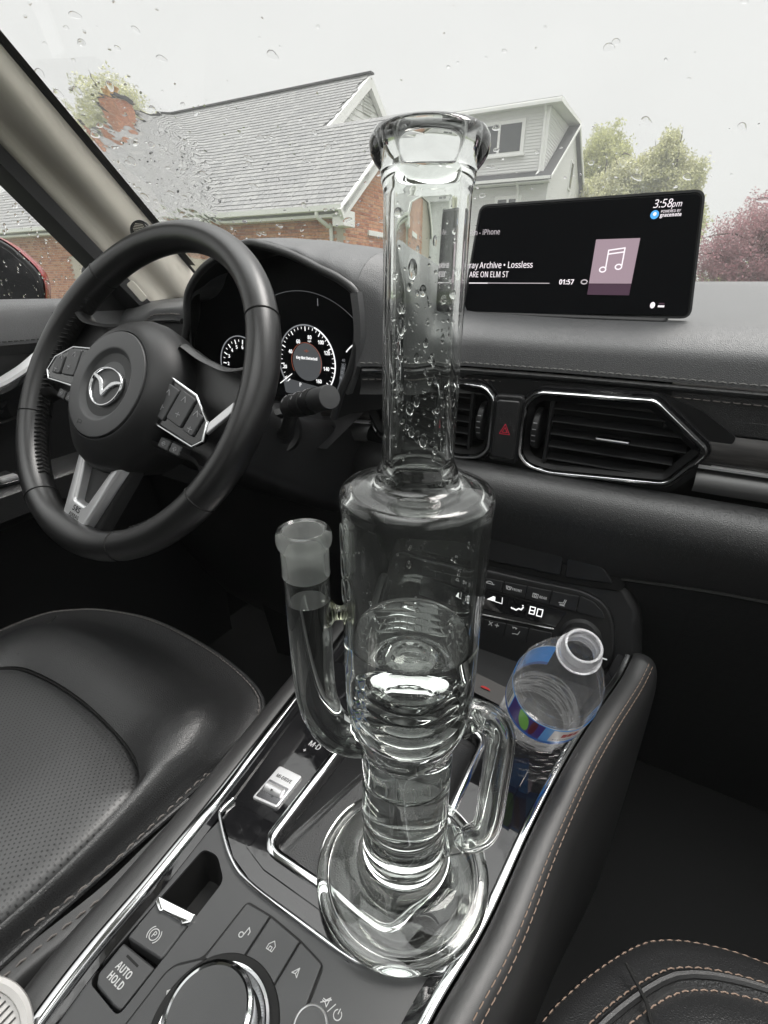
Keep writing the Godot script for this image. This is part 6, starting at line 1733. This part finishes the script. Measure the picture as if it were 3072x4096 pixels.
	var top := [[10.4, 272.0], [9.9, 275.0], [10.0, 286.0], [10.3, 296.5], [10.9, 299.4], [12.4, 300.6], [13.9, 299.8], [14.8, 297.4], [15.0, 294.6], [14.6, 291.8], [13.6, 290.2], [13.1, 289.0], [13.0, 284.0], [13.0, 276.0], [13.3, 273.8], [12.8, 272.0]]
	var sleeve := []
	for q in top: sleeve.append(at.call(q[0] * 0.001, q[1] * 0.001))
	var wall := []
	for r in orings: wall.append(r)
	# order: dry inside from the water upwards, sleeve, then the outside down to the foot of the arm
	var up := dry.duplicate()
	up.reverse()
	up.append(at.call(0.0104, 0.2720))
	up.append_array(sleeve.slice(1, sleeve.size()))
	up.append_array(wall.slice(1))
	var joint := Node3D.new()
	joint.name = "joint_arm"
	p.add_child(joint)
	var n_frost := dry.size()
	obj("arm", Geo.new().grid(up.slice(0, n_frost + 1), true), M.clear_glass, joint, 50)
	obj("ground_socket", Geo.new().grid(up.slice(n_frost, n_frost + 5), true), M.ground_glass, joint, 50)
	obj("lip", Geo.new().grid(up.slice(n_frost + 4, n_frost + sleeve.size()), true), M.clear_glass, joint, 50)
	obj("arm", Geo.new().grid(up.slice(n_frost + sleeve.size() - 1), true, false, false, true), M.clear_glass, joint, 50)
	var ww := Geo.new().grid(full, true, false, false, true)
	var wm := ww.flip().mesh(50)
	wm.surface_set_material(0, M.wet_wall)
	var disc := Geo.new()
	for q in edge: disc.pt(q)
	disc.fan(0, 40, true)
	if (disc.v[1] - disc.v[40]).cross(disc.v[2] - disc.v[40]).y * (1.0 if disc.t[1] == 0 else -1.0) > 0.0: disc.flip()
	var y_up := 0.0
	for i in range(0, disc.t.size(), 3): y_up += (disc.v[disc.t[i + 1]] - disc.v[disc.t[i]]).cross(disc.v[disc.t[i + 2]] - disc.v[disc.t[i]]).y
	if y_up < 0.0: disc.flip()
	disc.mesh(50, wm)
	wm.surface_set_material(1, M.water)
	raw("water", wm, null, joint)
	var bridge := smooth([Vector2(0.0085, 0.0), Vector2(0.0078, 0.0018), Vector2(0.0050, 0.0040), Vector2(0.0040, 0.0065), Vector2(0.0046, 0.0085), Vector2(0.0066, 0.0105)], 4)
	obj("bridge", Geo.new().add(Geo.new().grid(lathe_rings(bridge, 24), true, false, true, true).fix(), Transform3D(Basis(Vector3(0, 0, 1), -PI / 2), Vector3(-0.0480, 0.2470, 0))), M.tinted_weld, joint, 50)
	# handle loop on the passenger side
	var hp := smooth([Vector3(0.0330, 0.1660, 0), Vector3(0.0430, 0.1680, 0), Vector3(0.0530, 0.1640, 0), Vector3(0.0595, 0.1540, 0), Vector3(0.0615, 0.1380, 0), Vector3(0.0615, 0.1000, 0), Vector3(0.0612, 0.0660, 0), Vector3(0.0580, 0.0500, 0), Vector3(0.0490, 0.0420, 0), Vector3(0.0400, 0.0405, 0), Vector3(0.0275, 0.0420, 0)], 6)
	var hr := []
	for i in hp.size():
		var s := float(i) / (hp.size() - 1)
		hr.append(0.0098 + 0.0035 * exp(-pow(s / 0.06, 2.0)) + 0.0025 * exp(-pow((1.0 - s) / 0.05, 2.0)) - 0.0018 * exp(-pow((s - 0.86) / 0.05, 2.0)))
	var h := obj("handle", Geo.new().grid(tube_rings(hp, hr, 32), true, false, true, true).fix(), M.clear_glass, p, 60)
	var hi := hp.slice(4, hp.size() - 4)
	var hir := []
	for i in hi.size():
		var e := minf(1.0, minf(i, hi.size() - 1 - i) / 4.0)
		hir.append(maxf(0.0006, 0.0058 * sqrt(e)))
	obj("bore", Geo.new().grid(tube_rings(hi, hir, 28), true, false, true, true).fix().flip(), M.clear_glass, h, 60)
	# etched oval marks down the body and faint writing on the foot
	var marks := Geo.new()
	for k in 3:
		var ring := []
		for i in 29:
			var a := TAU * i / 28
			var ang := deg_to_rad(-164.0) + cos(a) * 0.115
			ring.append(Vector3(cos(ang) * 0.03922, 0.3000 - k * 0.0155 + sin(a) * [0.0085, 0.0070, 0.0065][k], -sin(ang) * 0.03922))
		marks.add(tube(ring, 0.00055, 5, false))
	obj("etched_mark", marks, M.frosted_glass, p, 60)
	# droplets inside the neck and the dry part of the body
	var rd := RandomNumberGenerator.new()
	rd.seed = 17
	var dr := Geo.new()
	for k in 620:
		var neck := k < 470
		var hh := rd.randf_range(0.343, 0.447) if neck else rd.randf_range(0.240, 0.312)
		if neck and rd.randf() < smoothstep(0.395, 0.455, hh): continue
		var a := rd.randf() * TAU
		var rad := 0.0134 if neck else 0.0346
		var r := 0.00025 + 0.0008 * pow(rd.randf(), 2.4) + (0.0009 if k % 18 == 0 else 0.0)
		var n := Vector3(-cos(a), 0, -sin(a))
		var q := Basis(Quaternion(Vector3.UP, n).normalized()) if n != Vector3.UP else Basis()
		var long := 1.0 + (1.4 * rd.randf() if r > 0.0007 else 0.3)
		var d := lathe([Vector2(1.0, -0.12), Vector2(0.95, 0.2), Vector2(0.75, 0.48), Vector2(0.45, 0.66), Vector2(0.0, 0.75)], 12)
		var b := Basis(Vector3.UP.cross(n), Vector3.UP * long, n) if true else q
		dr.add(d, Transform3D(b * Basis(Vector3(1, 0, 0), PI / 2) * Basis.from_scale(Vector3.ONE * r), Vector3(cos(a) * rad, hh, sin(a) * rad)))
	obj("droplet", dr, M.water, p, 60, "stuff")

func lathe_rings(prof: Array, seg: int) -> Array:
	var rings := []
	for q in prof:
		var r := PackedVector3Array()
		for j in seg:
			var a := TAU * j / seg
			r.append(Vector3(q.x * cos(a), q.y, q.x * sin(a)))
		rings.append(r)
	return rings

# ---------------------------------------------------------------- water bottle
func label_picture() -> ImageTexture:
	var im := Image.create(1024, 160, false, Image.FORMAT_RGBA8)
	im.fill(Color(0.10, 0.58, 0.92))
	im.fill_rect(Rect2i(0, 0, 1024, 8), Color(0.75, 0.83, 0.9))
	im.fill_rect(Rect2i(0, 132, 1024, 28), Color(0.12, 0.36, 0.68))
	im.fill_rect(Rect2i(300, 18, 150, 118), Color(0.86, 0.86, 0.84))        # bar code
	var r := RandomNumberGenerator.new()
	r.seed = 4
	var x := 312
	while x < 436:
		var w := r.randi_range(2, 7)
		im.fill_rect(Rect2i(x, 26, w, 96), Color(0.08, 0.08, 0.1))
		x += w + r.randi_range(3, 7)
	im.fill_rect(Rect2i(455, 14, 215, 120), Color(0.26, 0.18, 0.46))
	for yy in range(14, 132):
		var half := int(34.0 * sqrt(maxf(0.0, 1.0 - pow((yy - 66) / 62.0, 2.0))))
		im.fill_rect(Rect2i(560 - half + (yy - 66) / 3, yy, half * 2, 1), Color(0.42, 0.66, 0.26))
		im.fill_rect(Rect2i(620 - half / 2, yy, half, 1), Color(0.33, 0.06, 0.14))
	im.fill_rect(Rect2i(670, 14, 90, 120), Color(0.35, 0.58, 0.80))
	im.fill_rect(Rect2i(715, 20, 190, 100), Color(0.84, 0.82, 0.80))
	for k in 3:
		im.fill_rect(Rect2i(770 + k * 30, 52 - k * 3, 26, 30), Color(0.66, 0.16, 0.14))
	for k in 12:
		im.fill_rect(Rect2i(735 + k * 13, 100, 8, 8), Color(0.2, 0.2, 0.3))
	for k in 6:
		im.fill_rect(Rect2i(210 + k * 11, 60 + (k % 2) * 20, 7, 16), Color(0.65, 0.78, 0.9))
	return ImageTexture.create_from_image(im)

func bottle() -> void:
	var base := Vector3(0.0440, -0.024, -0.2150)
	var axis := (Vector3(0.0850, 0.170, -0.1285) - base).normalized()
	var b := Basis(Quaternion(Vector3.UP, axis)) * Basis(Vector3.UP, 0.0)
	var t := thing("water_bottle", "open clear plastic water bottle with blue fruit label, leaning in the front tray", "bottle", base, b.scaled(Vector3.ONE * 1.06))
	var prof := []
	prof.append_array([Vector2(0.0, 0.006), Vector2(0.016, 0.004), Vector2(0.024, 0.0), Vector2(0.030, 0.003), Vector2(0.0325, 0.010)])
	for k in 9:
		var h := 0.014 + k * 0.0066
		prof.append(Vector2(0.0340, h))
		prof.append(Vector2(0.0312, h + 0.0022))
		prof.append(Vector2(0.0312, h + 0.0034))
	prof.append_array([Vector2(0.0345, 0.075), Vector2(0.0352, 0.079), Vector2(0.0352, 0.121), Vector2(0.0356, 0.124)])
	for k in 5:
		var h := 0.127 + k * 0.0062
		var rr := lerpf(0.0352, 0.0305, pow(k / 4.0, 1.6))
		prof.append(Vector2(rr, h))
		prof.append(Vector2(rr - 0.0018, h + 0.0030))
	prof.append_array([Vector2(0.0270, 0.1600), Vector2(0.0225, 0.1690), Vector2(0.0180, 0.1770), Vector2(0.0150, 0.1835), Vector2(0.0137, 0.1870)])
	var g := Geo.new()
	var rings := lathe_rings(prof, 72)
	for i in rings.size():
		for j in 72:
			var a := TAU * j / 72
			var w: float = 1.0 + (0.016 * sin(a * 5.0 + i * 0.7) + 0.010 * sin(a * 9.0 - i)) * (1.0 if prof[i].y < 0.075 or prof[i].y > 0.125 else 0.15)
			rings[i][j] = Vector3(rings[i][j].x * w, rings[i][j].y, rings[i][j].z * w)
	obj("body", g.grid(rings, true), M.bottle_plastic, t, 30)
	obj("neck", lathe([Vector2(0.0137, 0.1865), Vector2(0.0142, 0.1885), Vector2(0.0165, 0.1895), Vector2(0.0167, 0.1915), Vector2(0.0150, 0.1925), Vector2(0.0140, 0.1930), Vector2(0.0139, 0.1955), Vector2(0.0147, 0.1962), Vector2(0.0138, 0.1975), Vector2(0.0146, 0.1992), Vector2(0.0137, 0.2005), Vector2(0.0138, 0.2035), Vector2(0.0132, 0.2045), Vector2(0.0116, 0.2045), Vector2(0.0112, 0.2030), Vector2(0.0112, 0.1880), Vector2(0.0130, 0.1865)], 48, true), M.neck_plastic, t, 40)
	var lm := mk("bottle_label", Color.WHITE, 0.35)
	lm.albedo_texture = label_picture()
	lm.cull_mode = BaseMaterial3D.CULL_DISABLED
	lm.backlight_enabled = true
	lm.backlight = Color(0.8, 0.8, 0.8)
	var lr := []
	for h in [0.1215, 0.113, 0.1, 0.088, 0.0795]:
		var ring := PackedVector3Array()
		for j in 97:
			var a := TAU * j / 96 * 0.72 + 1.85
			ring.append(Vector3(cos(a) * 0.0362, h + 0.0008 * sin(a * 4.0), -sin(a) * 0.0362))
		lr.append(ring)
	obj("label", Geo.new().grid(lr, false), lm, t, 60)

func _ready() -> void:
	rng.seed = 20240
	materials()
	var nk := glass("neck_plastic", 1.45, Color(0.98, 0.98, 0.99), 0.22)
	nk.albedo_color.a = 0.24
	view_and_light()
	outdoors()
	car_shell()
	dashboard()
	instruments()
	wheel()
	display()
	climate()
	console()
	seats()
	pipe()
	bottle()
